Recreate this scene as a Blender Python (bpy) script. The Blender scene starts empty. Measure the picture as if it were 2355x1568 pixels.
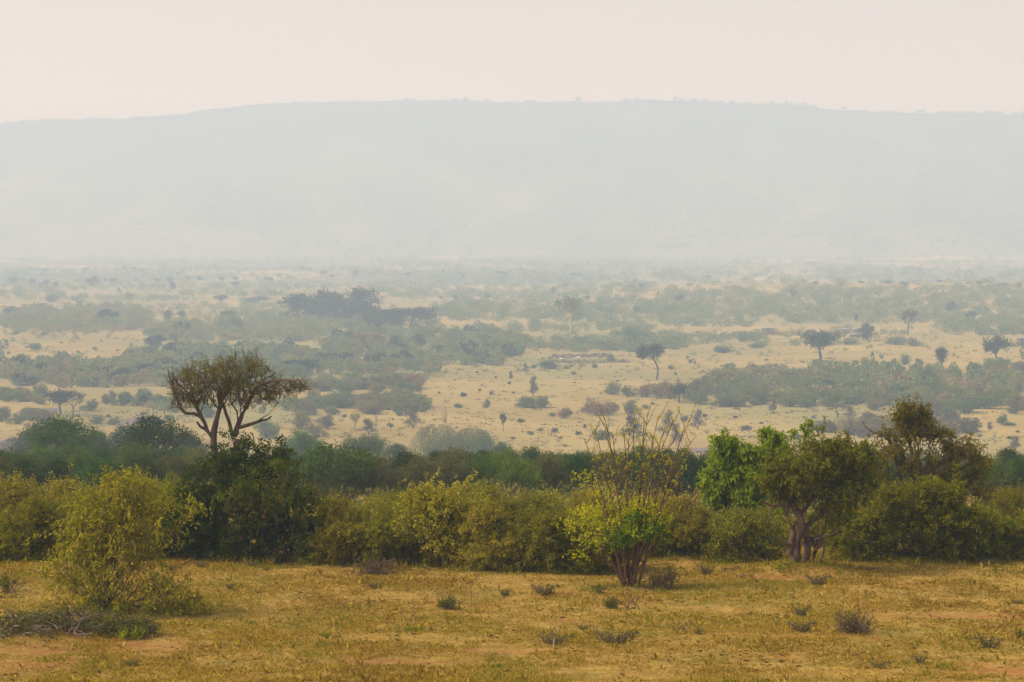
import bpy, math, random
import numpy as np
R = math.radians
scene = bpy.context.scene
col = scene.collection

# ------------------------------------------------------------------ camera, sky, sun, exposure
F = 6675.0                      # focal length in photo units (frame 2354 x 1568)
PITCH = -2.18
CAMZ = 11.0
cam_d = bpy.data.cameras.new("camera"); cam = bpy.data.objects.new("camera", cam_d); col.objects.link(cam)
cam_d.lens = 36.0 * F / 2354.0; cam_d.sensor_width = 36.0
cam_d.clip_start = 0.5; cam_d.clip_end = 30000
cam.location = (0, 0, CAMZ); cam.rotation_euler = (R(90 + PITCH), 0, 0)
scene.camera = cam

SUN_EL, SUN_AZ = 50.0, -95.0     # azimuth measured from the view direction, minus = to the left
world = bpy.data.worlds.new("World"); scene.world = world; world.use_nodes = True
wn = world.node_tree.nodes; wl = world.node_tree.links
wn.clear()
sky = wn.new("ShaderNodeTexSky"); sky.sky_type = 'NISHITA'; sky.sun_disc = False
sky.sun_elevation = R(SUN_EL); sky.sun_rotation = R(SUN_AZ)
sky.air_density = 1.0; sky.dust_density = 6.0; sky.ozone_density = 1.0; sky.altitude = 1500
tint = wn.new("ShaderNodeMix"); tint.data_type = 'RGBA'; tint.blend_type = 'MULTIPLY'; tint.inputs[0].default_value = 1.0
tc_ = wn.new("ShaderNodeTexCoord"); sx_ = wn.new("ShaderNodeSeparateXYZ"); wl.new(tc_.outputs["Generated"], sx_.inputs[0])
er_ = wn.new("ShaderNodeValToRGB"); er_.color_ramp.elements[0].position = .03; er_.color_ramp.elements[0].color = (.81, .535, .415, 1)
er_.color_ramp.elements[1].position = .35; er_.color_ramp.elements[1].color = (1.0, .85, .74, 1)
wl.new(sx_.outputs[2], er_.inputs[0]); wl.new(er_.outputs[0], tint.inputs[7])
bg = wn.new("ShaderNodeBackground"); bg.inputs[1].default_value = 0.14
wo = wn.new("ShaderNodeOutputWorld")
wl.new(sky.outputs[0], tint.inputs[6]); wl.new(tint.outputs[2], bg.inputs[0]); wl.new(bg.outputs[0], wo.inputs[0])

sun_d = bpy.data.lights.new("sun", 'SUN'); sun = bpy.data.objects.new("sun", sun_d); col.objects.link(sun)
sun_d.energy = 2.4; sun_d.angle = R(32); sun_d.color = (1.0, 0.93, 0.82)
sun.rotation_euler = (R(-(90 - SUN_EL)), 0, R(-SUN_AZ))

scene.view_settings.view_transform = 'Standard'; scene.view_settings.look = 'None'
scene.view_settings.gamma = 1; scene.view_settings.exposure = 0.94
scene.cycles.max_bounces = 5; scene.cycles.diffuse_bounces = 2; scene.cycles.glossy_bounces = 1
scene.cycles.transmission_bounces = 2; scene.cycles.volume_bounces = 1; scene.cycles.transparent_max_bounces = 8
scene.cycles.use_denoising = True

# ------------------------------------------------------------------ terrain
def sm(t):
    t = np.clip(t, 0, 1); return t * t * (3 - 2 * t)
PY = np.array([-300, 0, 40, 60, 70, 80, 100.5, 102, 106, 130, 250, 400, 550, 700, 790, 1200, 1800, 2700, 5400, 12000], float)
PZ = np.array([9, 8.5, 3.6, .75, .15, 0, 0, -.12, -.6, -2.6, -10.5, -22, -34, -46, -49, -49.3, -49, -48.5, -39, -39], float)
MOUNDS = []   # (x, y, height, rx, ry)
def vnoise(x, y, seed=0):
    xi = np.floor(x).astype(np.int64); yi = np.floor(y).astype(np.int64)
    fx = x - xi; fy = y - yi; fx = fx * fx * (3 - 2 * fx); fy = fy * fy * (3 - 2 * fy)
    def hsh(a, b):
        n = (a * 374761393 + b * 668265263 + seed * 1442695041) & 0x7fffffff
        n = ((n ^ (n >> 13)) * 1274126177) & 0x7fffffff
        return ((n ^ (n >> 16)) & 0xffff) / 65535.0
    return (hsh(xi, yi) * (1 - fx) + hsh(xi + 1, yi) * fx) * (1 - fy) + (hsh(xi, yi + 1) * (1 - fx) + hsh(xi + 1, yi + 1) * fx) * fy
def height(x, y):
    x = np.asarray(x, float); y = np.asarray(y, float)
    z = np.interp(y, PY, PZ)
    z = z + (vnoise(x / 4 + 50, y / 4 + 50, 1) - .5) * .16 * sm((y - 50) / 20) * (1 - sm((y - 300) / 100))
    z = z + (vnoise(x / 1.1 + 50, y / 1.1 + 50, 7) - .5) * .05 * (1 - sm((y - 300) / 100))
    z = z + (vnoise(x / 70 + 50, y / 45 + 50, 2) - .5) * 1.6 * sm((y - 760) / 120)
    z = z + (vnoise(x / 400 + 50, y / 260 + 50, 3) - .5) * 5.0 * sm((y - 1500) / 700)
    w = sm((x + 30) / 260) * sm((y - 1780) / 820) * (1 - sm((y - 2620) / 500))
    z = z + w * 12.5
    for (mx, my, mh, mrx, mry) in MOUNDS:
        z = z + mh * np.exp(-((x - mx) / mrx) ** 2 - ((y - my) / mry) ** 2)
    return z
cp, sp = math.cos(R(PITCH)), math.sin(R(PITCH))
def ray(px, py):
    u = (px - 1177) / F; v = -(py - 784) / F
    return np.array([u, cp - v * sp, sp + v * cp])
DIST = np.geomspace(40, 6600, 4000)
def hit(px, py):
    d = ray(px, py); k = DIST / d[1]
    below = CAMZ + d[2] * k <= height(d[0] * k, DIST)
    i = int(np.argmax(below)) if below.any() else len(DIST) - 1
    y = DIST[i]; x = d[0] / d[1] * y
    return np.array([x, y, float(height(x, y))])
def at(px, py, y):
    d = ray(px, py); return np.array([d[0] / d[1] * y, y, CAMZ + d[2] / d[1] * y])
def flat(px, py):
    d = ray(px, py); k = -CAMZ / d[2]; return d[0] * k, d[1] * k
for (px, py, h, rx, ry) in [(830, 1284, .58, 1.3, 1.2), (490, 1275, .38, 1.7, 1.5), (600, 1277, .12, 1.5, 1.5), (1570, 1276, .38, 1.7, 1.5),
                            (1850, 1312, .32, 1.5, 1.4), (2090, 1282, .32, 2.2, 1.4), (150, 1452, .55, 2.1, 1.5), (-60, 1440, .35, 1.5, 1.5),
                            (1440, 1352, .12, 1.0, .8), (1960, 1450, .14, .8, .6)]:
    x, y = flat(px, py); MOUNDS.append((x, y, h, rx, ry))

SOIL = [(*flat(200, 1500), 3.6, 2.6), (*flat(1800, 1325), 2.4, 1.2), (*flat(830, 1288), 1.3, 1.), (*flat(2250, 1420), 5, .8), (*flat(2300, 1545), 3.4, 2.0), (*flat(30, 1540), 3, 1.5), (*flat(1600, 1275), 1.6, .8), (*flat(900, 1530), 2.6, .6), (*flat(1150, 1500), 3.0, .5)]
# ------------------------------------------------------------------ mesh helpers
class Geo:
    def __init__(s): s.v = []; s.q = []; s.t = []; s.m = []; s.n = 0
    def add(s, v, q, t=None, m=0):
        v = np.asarray(v, float).reshape(-1, 3); q = np.asarray(q, np.int64).reshape(-1, 4)
        s.v.append(v); s.q.append(q + s.n); s.n += len(v)
        s.t.append(np.full(len(q), .5) if t is None else np.asarray(t, float)); s.m.append(np.full(len(q), m, np.int32))
    def arrays(s):
        return np.concatenate(s.v), np.concatenate(s.q), np.concatenate(s.t), np.concatenate(s.m)
    def mesh(s, name, mats, smooth=False):
        v, q, t, m = s.arrays(); return mk_mesh(name, v, q, t, m, mats, smooth)
def mk_mesh(name, v, q, t, m, mats, smooth=False):
    me = bpy.data.meshes.new(name)
    me.vertices.add(len(v)); me.vertices.foreach_set("co", v.astype(np.float32).ravel())
    me.loops.add(len(q) * 4); me.loops.foreach_set("vertex_index", q.astype(np.int32).ravel())
    me.polygons.add(len(q)); me.polygons.foreach_set("loop_start", np.arange(0, len(q) * 4, 4, dtype=np.int32))
    try: me.polygons.foreach_set("loop_total", np.full(len(q), 4, np.int32))
    except Exception: pass
    for mm in (mats if isinstance(mats, (list, tuple)) else [mats]): me.materials.append(mm)
    me.polygons.foreach_set("material_index", m.astype(np.int32))
    me.polygons.foreach_set("use_smooth", np.full(len(q), smooth))
    a = me.attributes.new("tint", 'FLOAT', 'FACE'); a.data.foreach_set("value", t.astype(np.float32))
    me.update(calc_edges=True)
    return me
def unit(a):
    return a / (np.linalg.norm(a, axis=-1, keepdims=True) + 1e-9)
def tubes(geo, P, Rr, k=5, m=0, t=None):
    """P (m,n,3) polylines, Rr (m,n) radii"""
    P = np.asarray(P, float); Rr = np.asarray(Rr, float)
    M, n, _ = P.shape
    if M == 0: return
    T = np.empty_like(P); T[:, 1:-1] = P[:, 2:] - P[:, :-2]; T[:, 0] = P[:, 1] - P[:, 0]; T[:, -1] = P[:, -1] - P[:, -2]; T = unit(T)
    ref = np.where(np.abs(T[..., 2:3]) > .9, np.array([1., 0, 0]), np.array([0, 0, 1.]))
    A = unit(np.cross(T, ref)); B = np.cross(T, A)
    ang = np.arange(k) * 2 * np.pi / k
    V = P[:, :, None, :] + Rr[:, :, None, None] * (np.cos(ang)[None, None, :, None] * A[:, :, None, :] + np.sin(ang)[None, None, :, None] * B[:, :, None, :])
    idx = np.arange(M * n * k).reshape(M, n, k)
    a = idx[:, :-1, :]; b = np.roll(a, -1, axis=2); c = np.roll(idx[:, 1:, :], -1, axis=2); d = idx[:, 1:, :]
    q = np.stack([a, b, c, d], -1).reshape(-1, 4)
    tt = None if t is None else np.repeat(t, (n - 1) * k)
    geo.add(V.reshape(-1, 3), q, tt, m)
def leaves(geo, rng, pos, dr, size, aspect=.45, tintv=None, m=0):
    n = len(pos); dr = unit(dr)
    w = unit(np.cross(dr, rng.normal(size=(n, 3)))); l = np.asarray(size).reshape(-1, 1) * np.ones((n, 1)); wd = w * l * aspect * .5
    up = np.cross(w, dr) * l * .12
    V = np.stack([pos, pos + dr * l * .45 + wd + up, pos + dr * l, pos + dr * l * .45 - wd + up], 1)
    q = np.arange(n * 4).reshape(n, 4)
    geo.add(V.reshape(-1, 3), q, rng.random(n) if tintv is None else tintv, m)
def kmeans(rng, pts, k):
    k = min(k, len(pts)); c = pts[rng.choice(len(pts), k, replace=False)]
    for _ in range(6):
        lab = ((pts[:, None] - c[None]) ** 2).sum(-1).argmin(1)
        for j in range(k):
            if (lab == j).any(): c[j] = pts[lab == j].mean(0)
    return lab, c
def skeleton(rng, roots, pts, ks, r0, jit=.1, lerp=.62, rmin=.006, up=.35, n=6, power=.5):
    """branching limbs from the roots to the points; returns polylines and radii"""
    out = []
    N = len(pts)
    def curve(p0, d0, p1, r_a, r_b):
        L = np.linalg.norm(p1 - p0) + 1e-6
        t = np.linspace(0, 1, n)[:, None]
        c = p0 + unit(d0) * L * .45
        P = (1 - t) ** 2 * p0 + 2 * t * (1 - t) * c + t * t * p1
        P = P + rng.normal(size=(n, 3)) * jit * L * (t * (1 - t)) * 1.6
        out.append((P, np.linspace(r_a, r_b, n)))
        return P[-1], P[-1] - P[-2]
    def rec(p0, d0, sub, lev, rp):
        if lev >= len(ks) or len(sub) <= 2:
            for p in sub:
                curve(p0, unit(p - p0) + unit(d0) * .5, p, min(rp, max(rmin * 1.6, r0 * (1 / N) ** power * 1.3)), rmin)
            return
        lab, c = kmeans(rng, sub, ks[lev])
        for j in range(len(c)):
            s2 = sub[lab == j]
            if not len(s2): continue
            tgt = p0 + (s2.mean(0) - p0) * lerp
            ra = min(rp, max(rmin * 1.8, r0 * (len(s2) / N) ** power)); rb = max(rmin * 1.5, ra * .78)
            e, d = curve(p0, unit(tgt - p0) + unit(d0) * .5 + np.array([0, 0, up]), tgt, ra, rb)
            rec(e, d, s2, lev + 1, rb)
    if len(roots) == 1: rec(np.array(roots[0], float), np.array([0, 0, 1.]), pts, 0, r0)
    else:
        rts = np.array(roots, float)
        lab, c = kmeans(rng, pts, len(rts))
        used = list(range(len(rts)))
        for j in range(len(c)):
            s2 = pts[lab == j]
            if not len(s2): continue
            i = min(used, key=lambda a: abs(rts[a][0] * 3 - c[j][0]) + abs(rts[a][1] * 3 - c[j][1])); used.remove(i)
            rec(rts[i], unit(c[j] - rts[i]) * .6 + np.array([0, 0, .8]), s2, 0, r0 * (len(s2) / N) ** power * 1.5)
    return np.array([o[0] for o in out]), np.array([o[1] for o in out])
def lobes(rng, ells, per, sub=7, rsub=.42, shell=.55, flatten=1.0):
    """points on small lobes that sit on large ellipsoids (cx, cy, cz, rx, ry, rz, weight) -> points, outward directions"""
    P = []; D = []
    wt = np.array([e[6] if len(e) > 6 else 1. for e in ells]); wt = wt / wt.sum()
    for e, w in zip(ells, wt):
        c = np.array(e[:3]); r = np.array(e[3:6]); nt = max(3, int(per * w))
        dirs = unit(rng.normal(size=(sub, 3))); cen = dirs * (rng.random((sub, 1)) * .35 + .5)
        rad = rsub * (.7 + .6 * rng.random(sub))
        which = rng.integers(0, sub, nt)
        d = unit(rng.normal(size=(nt, 3))); rr = shell + (1 - shell) * rng.random((nt, 1))
        p = cen[which] + d * rr * rad[which][:, None]
        P.append(c + p * r); D.append(unit(unit(p) * .8 + d * .6))
    P = np.concatenate(P); D = np.concatenate(D)
    return P, D
def foliage(geo, rng, pts, dirs, L, nl, size, aspect=.45, upb=.2, droop=0., rnd=.5, spread=.6, twig=.004, tj=.35, bark_geo=None, tint_shift=None, scat=.25):
    """a leafy twig at every point"""
    n = len(pts); d = unit(dirs + rng.normal(size=(n, 3)) * rnd + np.array([0, 0, upb]))
    Ln = L * (.6 + .8 * rng.random((n, 1)))
    t = np.linspace(0, 1, 4)[None, :, None]
    bend = np.array([0, 0, -1.]) * droop
    P = pts[:, None] + d[:, None] * Ln[:, None] * t + bend * (t ** 2) * Ln[:, None]
    if twig: tubes(bark_geo or geo, P, np.full((n, 4), twig) * np.array([1, .85, .7, .4]), 3, 0 if bark_geo else 1)
    s = rng.random((n, nl)); i0 = np.clip((s * 3).astype(int), 0, 2); f = (s * 3 - i0)[..., None]
    pos = np.take_along_axis(P, i0[..., None].repeat(3, -1), 1) * (1 - f) + np.take_along_axis(P, (i0 + 1)[..., None].repeat(3, -1), 1) * f
    pos = pos + rng.normal(size=pos.shape) * scat * L * .5
    dd = d[:, None] * .5 + rng.normal(size=(n, nl, 3)) * spread + np.array([0, 0, -1.]) * droop * 1.6
    base = rng.random((n, 1)); tv = np.clip(base * tj + rng.random((n, nl)) * (1 - tj), 0, 1)
    if tint_shift is not None: tv = np.clip(tv + tint_shift[:, None], 0, 1)
    sz = size * (.65 + .7 * rng.random(n * nl))
    leaves(geo, rng, pos.reshape(-1, 3), dd.reshape(-1, 3), sz, aspect, tv.ravel(), 0)

# ------------------------------------------------------------------ materials
OR = (.62, .13, .02)
def nt(name):
    m = bpy.data.materials.new(name); m.use_nodes = True; t = m.node_tree; t.nodes.clear()
    out = t.nodes.new("ShaderNodeOutputMaterial"); return m, t, out
def ramp_node(t, stops):
    r = t.nodes.new("ShaderNodeValToRGB"); e = r.color_ramp.elements
    e[0].position = stops[0][0]; e[0].color = (*stops[0][1], 1); e[1].position = stops[-1][0]; e[1].color = (*stops[-1][1], 1)
    for p, c in stops[1:-1]:
        x = e.new(p); x.color = (*c, 1)
    return r
def leaf_mat(name, stops, trans=.35, gloss=.0, obj_var=.0):
    g_ = .75 if name.startswith('scrub_dark') else 1.8 if name.startswith(('scrub_olive', 'scrub_green', 'scrub_brown')) else 1.45 if name.startswith('scrub') else (1.6 if name.startswith('river') else (1.15 if 'thicket' in name else .95 if 'vine' in name else 2.0 if name.startswith(('gold', 'olive', 'bright', 'gnarled')) else 1.75 if name.startswith(('brownish', 'sunny', 'thorn_tree')) else 1.45 if ('bush' in name or 'leaf' in name) and 'bud' not in name and 'fresh' not in name else 1.0))
    stops = [(p, c if c == OR else tuple(min(.6, q * g_ * ((1, 1.04, .6) if name.startswith(('scrub', 'river')) else (1.0, 1.08, .35))[i_]) for i_, q in enumerate(c))) for p, c in stops]
    m, t, out = nt(name)
    at_ = t.nodes.new("ShaderNodeAttribute"); at_.attribute_name = "tint"
    r = ramp_node(t, stops); src = r.outputs[0]
    t.links.new(at_.outputs["Fac"], r.inputs[0])
    if obj_var:
        oi = t.nodes.new("ShaderNodeObjectInfo"); hs = t.nodes.new("ShaderNodeHueSaturation")
        mr = t.nodes.new("ShaderNodeMapRange"); mr.inputs[3].default_value = 1 - obj_var; mr.inputs[4].default_value = 1 + obj_var
        mh = t.nodes.new("ShaderNodeMapRange"); mh.inputs[3].default_value = .5 - obj_var * .09; mh.inputs[4].default_value = .5 + obj_var * .05
        ml = t.nodes.new("ShaderNodeMath"); ml.operation = 'MULTIPLY'; ml.inputs[1].default_value = 7.13
        fr = t.nodes.new("ShaderNodeMath"); fr.operation = 'FRACT'
        t.links.new(oi.outputs["Random"], mr.inputs[0]); t.links.new(oi.outputs["Random"], ml.inputs[0]); t.links.new(ml.outputs[0], fr.inputs[0]); t.links.new(fr.outputs[0], mh.inputs[0])
        t.links.new(mr.outputs[0], hs.inputs["Value"]); t.links.new(mh.outputs[0], hs.inputs["Hue"]); t.links.new(src, hs.inputs["Color"]); src = hs.outputs[0]
    df = t.nodes.new("ShaderNodeBsdfDiffuse"); tr = t.nodes.new("ShaderNodeBsdfTranslucent"); mx = t.nodes.new("ShaderNodeMixShader")
    mx.inputs[0].default_value = trans
    t.links.new(src, df.inputs[0]); t.links.new(src, tr.inputs[0]); t.links.new(df.outputs[0], mx.inputs[1]); t.links.new(tr.outputs[0], mx.inputs[2])
    t.links.new(mx.outputs[0], out.inputs[0])
    return m
def bark_mat(name, c1, c2, scale=6.):
    m, t, out = nt(name)
    tc = t.nodes.new("ShaderNodeTexCoord"); no = t.nodes.new("ShaderNodeTexNoise"); no.inputs["Scale"].default_value = scale; no.inputs["Detail"].default_value = 6
    mp = t.nodes.new("ShaderNodeMapping"); mp.inputs["Scale"].default_value = (1, 1, .3)
    r = ramp_node(t, [(.35, c1), (.65, c2)]); b = t.nodes.new("ShaderNodeBsdfPrincipled"); b.inputs["Roughness"].default_value = .9
    bp = t.nodes.new("ShaderNodeBump"); bp.inputs["Strength"].default_value = .6; bp.inputs["Distance"].default_value = .03
    t.links.new(tc.outputs["Object"], mp.inputs[0]); t.links.new(mp.outputs[0], no.inputs[0]); t.links.new(no.outputs[0], r.inputs[0])
    t.links.new(r.outputs[0], b.inputs["Base Color"]); t.links.new(no.outputs[0], bp.inputs["Height"]); t.links.new(bp.outputs[0], b.inputs["Normal"]); t.links.new(b.outputs[0], out.inputs[0])
    return m
def ground_mat():
    m, t, out = nt("dry_grass_ground"); N = t.nodes; Lk = t.links
    geo = N.new("ShaderNodeNewGeometry"); sep = N.new("ShaderNodeSeparateXYZ"); Lk.new(geo.outputs["Position"], sep.inputs[0])
    def noise(scale, detail=5, sc=(1, 1, 1), rough=.55):
        mp = N.new("ShaderNodeMapping"); mp.inputs["Scale"].default_value = sc; no = N.new("ShaderNodeTexNoise")
        no.inputs["Scale"].default_value = scale; no.inputs["Detail"].default_value = detail; no.inputs["Roughness"].default_value = rough
        Lk.new(geo.outputs["Position"], mp.inputs[0]); Lk.new(mp.outputs[0], no.inputs[0]); return no.outputs[0]
    def mapr(src, a, b, c=0., d=1.):
        r = N.new("ShaderNodeMapRange"); r.inputs[1].default_value = a; r.inputs[2].default_value = b; r.inputs[3].default_value = c; r.inputs[4].default_value = d; Lk.new(src, r.inputs[0]); return r.outputs[0]
    def mul(a, b):
        x = N.new("ShaderNodeMath"); x.operation = 'MULTIPLY'; Lk.new(a, x.inputs[0])
        if isinstance(b, float): x.inputs[1].default_value = b
        else: Lk.new(b, x.inputs[1])
        return x.outputs[0]
    def mix(fac, a, b):
        x = N.new("ShaderNodeMix"); x.data_type = 'RGBA'; Lk.new(fac, x.inputs[0])
        for s_, i in ((a, 6), (b, 7)):
            if isinstance(s_, tuple): x.inputs[i].default_value = (*s_, 1)
            else: Lk.new(s_, x.inputs[i])
        return x.outputs[2]
    # near field
    base = mix(mapr(noise(1.7, 8), .35, .65), (.27, .16, .030), (.41, .27, .062))
    base = mix(mapr(noise(9., 4), .45, .72), base, (.15, .085, .028))
    base = mix(mul(mapr(noise(.45, 4, (1, .8, 1)), .5, .68), .55), base, (.17, .15, .035))
    soil = mul(mapr(noise(.33, 6, (1, .75, 1), .65), .55, .68), mapr(noise(2.5, 5), .3, .55))
    base = mix(mul(soil, .8), base, (.26, .095, .035))
    # red earth around the mound in the near corner
    for (sx, sy, rx, ry) in SOIL:
        vm = N.new("ShaderNodeMapping"); vm.vector_type = 'POINT'; vm.inputs["Location"].default_value = (-sx / rx, -sy / ry, 0); vm.inputs["Scale"].default_value = (1 / rx, 1 / ry, 0)
        ln = N.new("ShaderNodeVectorMath"); ln.operation = 'LENGTH'; Lk.new(geo.outputs["Position"], vm.inputs[0]); Lk.new(vm.outputs[0], ln.inputs[0])
        base = mix(mul(mapr(ln.outputs["Value"], 1.1, .2), mapr(noise(1.6, 6, (1, 1, 1), .7), .36, .62, 0., .85)), base, (.27, .10, .04))
    # plain
    far = mix(mapr(noise(.02, 6, (1, .6, 1)), .4, .62), (.28, .20, .062), (.35, .255, .085))
    far = mix(mul(mapr(noise(.011, 5, (1, .5, 1)), .46, .64), .8), far, (.20, .19, .065))
    far = mix(mapr(noise(.25, 5), .56, .72, 0., .75), far, (.20, .16, .07))
    far = mix(mapr(noise(.08, 6, (1, .35, 1), .7), .62, .72, 0., .8), far, (.15, .15, .06))
    valley = mix(mapr(noise(.0042, 6, (1, .45, 1), .6), .36, .50), (.34, .26, .14), (.12, .135, .07))
    far = mix(mapr(sep.outputs["Y"], 2500, 3300), far, valley)
    c = mix(mapr(sep.outputs["Y"], 250, 600), base, far)
    b = N.new("ShaderNodeBsdfDiffuse"); b.inputs["Roughness"].default_value = .9; Lk.new(c, b.inputs[0])
    bp = N.new("ShaderNodeBump"); bp.inputs["Strength"].default_value = .5; bp.inputs["Distance"].default_value = .08; Lk.new(noise(6., 6), bp.inputs["Height"]); Lk.new(bp.outputs[0], b.inputs["Normal"])
    Lk.new(b.outputs[0], out.inputs[0]); return m
def hill_mat():
    m, t, out = nt("wooded_hillside"); N = t.nodes; Lk = t.links
    geo = N.new("ShaderNodeNewGeometry"); sep = N.new("ShaderNodeSeparateXYZ"); Lk.new(geo.outputs["Position"], sep.inputs[0])
    def noise(scale, sc=(1, 1, 1)):
        mp = N.new("ShaderNodeMapping"); mp.inputs["Scale"].default_value = sc; no = N.new("ShaderNodeTexNoise"); no.inputs["Scale"].default_value = scale; no.inputs["Detail"].default_value = 7; no.inputs["Roughness"].default_value = .62
        Lk.new(geo.outputs["Position"], mp.inputs[0]); Lk.new(mp.outputs[0], no.inputs[0]); return no.outputs[0]
    r = ramp_node(t, [(.36, (.04, .055, .03)), (.55, (.085, .095, .045)), (.75, (.15, .145, .08))])
    ad = N.new("ShaderNodeMapRange"); ad.inputs[1].default_value = -50; ad.inputs[2].default_value = 260; ad.inputs[3].default_value = .20; ad.inputs[4].default_value = -.12  # pale foot, dark top: thicker low haze painted into the grass and wood colour
    Lk.new(sep.outputs["Z"], ad.inputs[0]); s_ = N.new("ShaderNodeMath"); s_.operation = 'ADD'; Lk.new(noise(.004, (1, .5, 1.2)), s_.inputs[0]); Lk.new(ad.outputs[0], s_.inputs[1])
    Lk.new(s_.outputs[0], r.inputs[0]); b = N.new("ShaderNodeBsdfDiffuse"); Lk.new(r.outputs[0], b.inputs[0])
    Lk.new(b.outputs[0], out.inputs[0]); return m

M = {}
M['sunny'] = leaf_mat('sunny_bush_leaf', [(0, (.075, .085, .010)), (.35, (.15, .14, .015)), (.7, (.24, .19, .025)), (.93, (.34, .26, .05)), (.97, (.42, .33, .12)), (.985, OR), (1, OR)], .4)
M['gold'] = leaf_mat('gold_bush_leaf', [(0, (.07, .075, .015)), (.4, (.15, .13, .022)), (.75, (.22, .17, .035)), (.92, (.30, .24, .09)), (.985, (.42, .36, .20)), (.992, OR), (1, OR)], .35, obj_var=.18)
M['olive'] = leaf_mat('olive_bush_leaf', [(0, (.05, .055, .012)), (.4, (.11, .105, .02)), (.8, (.17, .14, .03)), (.96, (.25, .20, .06)), (.99, OR), (1, OR)], .35, obj_var=.15)
M['ygreen'] = leaf_mat('yellow_green_leaf', [(0, (.055, .07, .008)), (.4, (.14, .14, .012)), (.8, (.23, .20, .02)), (.96, (.32, .25, .03)), (.985, OR), (1, OR)], .4, obj_var=.12)
M['dark'] = leaf_mat('dark_thicket_leaf', [(0, (.020, .034, .010)), (.5, (.042, .062, .016)), (.85, (.075, .09, .022)), (.97, (.13, .13, .03)), (.995, (.4, .12, .03)), (1, (.4, .12, .03))], .3)
M['vine'] = leaf_mat('climbing_vine_leaf', [(0, (.06, .085, .015)), (.5, (.11, .13, .022)), (.9, (.20, .19, .03)), (.97, OR), (1, OR)], .4)
M['acac'] = leaf_mat('thorn_tree_leaf', [(0, (.06, .065, .015)), (.5, (.105, .105, .02)), (1, (.16, .15, .03))], .3)
M['bud'] = leaf_mat('yellow_bud_leaf', [(0, (.28, .28, .01)), (.5, (.55, .48, .012)), (1, (.75, .60, .02))], .45)
M['fresh'] = leaf_mat('fresh_green_leaf', [(0, (.08, .17, .012)), (.6, (.17, .29, .015)), (1, (.30, .38, .02))], .45)
M['bright'] = leaf_mat('bright_green_leaf', [(0, (.05, .075, .012)), (.4, (.09, .13, .016)), (.8, (.19, .20, .02)), (1, (.32, .29, .03))], .45)
M['gnarl'] = leaf_mat('gnarled_tree_leaf', [(0, (.035, .045, .010)), (.45, (.08, .08, .016)), (.85, (.14, .12, .02)), (.97, (.24, .17, .02)), (1, (.5, .28, .02))], .35)
M['rustleaf'] = leaf_mat('brownish_tree_leaf', [(0, (.05, .045, .014)), (.45, (.10, .08, .02)), (.85, (.17, .12, .03)), (1, (.27, .14, .03))], .35)
M['river'] = leaf_mat('riverine_leaf', [(0, (.018, .036, .014)), (.5, (.035, .062, .020)), (.9, (.06, .088, .025)), (1, (.085, .11, .03))], .25, obj_var=.38)
M['riverlight'] = leaf_mat('riverine_light_leaf', [(0, (.035, .065, .014)), (.5, (.07, .11, .02)), (1, (.12, .155, .03))], .3, obj_var=.15)
M['riverolive'] = leaf_mat('riverine_olive_leaf', [(0, (.045, .05, .02)), (.5, (.085, .085, .03)), (1, (.13, .12, .045))], .3, obj_var=.15)
M['s_olive'] = leaf_mat('scrub_olive_leaf', [(0, (.055, .066, .026)), (1, (.13, .135, .05))], .25, obj_var=.2)
M['s_green'] = leaf_mat('scrub_green_leaf', [(0, (.04, .065, .03)), (1, (.09, .115, .045))], .25, obj_var=.2)
M['s_brown'] = leaf_mat('scrub_brown_leaf', [(0, (.085, .07, .04)), (1, (.17, .13, .07))], .2, obj_var=.2)
M['s_rust'] = leaf_mat('scrub_rust_leaf', [(0, (.11, .065, .035)), (1, (.22, .13, .06))], .2, obj_var=.15)
M['s_dark'] = leaf_mat('scrub_dark_leaf', [(0, (.018, .034, .018)), (1, (.045, .065, .03))], .2, obj_var=.2)
M['s_purple'] = leaf_mat('scrub_purple_twig', [(0, (.07, .055, .05)), (1, (.13, .10, .085))], .1, obj_var=.15)
M['s_yellow'] = leaf_mat('scrub_yellow_leaf', [(0, (.16, .16, .02)), (1, (.32, .28, .03))], .3)
M['bark_pale'] = bark_mat('lichen_bark', (.075, .05, .03), (.20, .14, .09), 9)
M['bark'] = bark_mat('brown_bark', (.045, .028, .018), (.115, .072, .045), 10)
M['bark_red'] = bark_mat('reddish_stem_bark', (.085, .036, .016), (.19, .085, .04), 12)
M['bark_grey'] = bark_mat('grey_dead_wood', (.12, .09, .065), (.30, .24, .18), 14)
M['bark_dark'] = bark_mat('dark_far_bark', (.035, .03, .026), (.08, .065, .05), 2)
M['bark_warm'] = bark_mat('warm_brown_bark', (.07, .036, .02), (.19, .11, .065), 8)
M['vinetwig'] = bark_mat('straw_twig', (.22, .17, .06), (.38, .30, .12), 5)
M['deadtwig'] = bark_mat('dead_twig', (.07, .038, .018), (.18, .105, .05), 8)
M['peg'] = bark_mat('white_peg_wood', (.30, .25, .17), (.42, .36, .26), 20)
M['grassblade'] = leaf_mat('dry_grass_blade', [(0, (.21, .12, .035)), (.35, (.35, .215, .06)), (.75, (.47, .31, .10)), (.9, (.55, .39, .15)), (.93, (.26, .24, .045)), (1, (.20, .20, .035))], .3)
M['greengrass'] = leaf_mat('green_grass_blade', [(0, (.10, .12, .015)), (1, (.24, .23, .03))], .3)
M['tussock'] = leaf_mat('tussock_blade', [(0, (.05, .05, .03)), (1, (.14, .12, .06))], .2)
M['mud'] = bark_mat('mud_wall', (.26, .15, .10), (.36, .22, .15), 2)
M['hutroof'] = bark_mat('hut_roof_earth', (.20, .17, .14), (.34, .29, .24), 2)
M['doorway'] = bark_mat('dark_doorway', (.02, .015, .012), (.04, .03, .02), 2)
M['soilbank'] = bark_mat('eroded_soil', (.08, .05, .045), (.15, .10, .085), 1.2)
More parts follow.
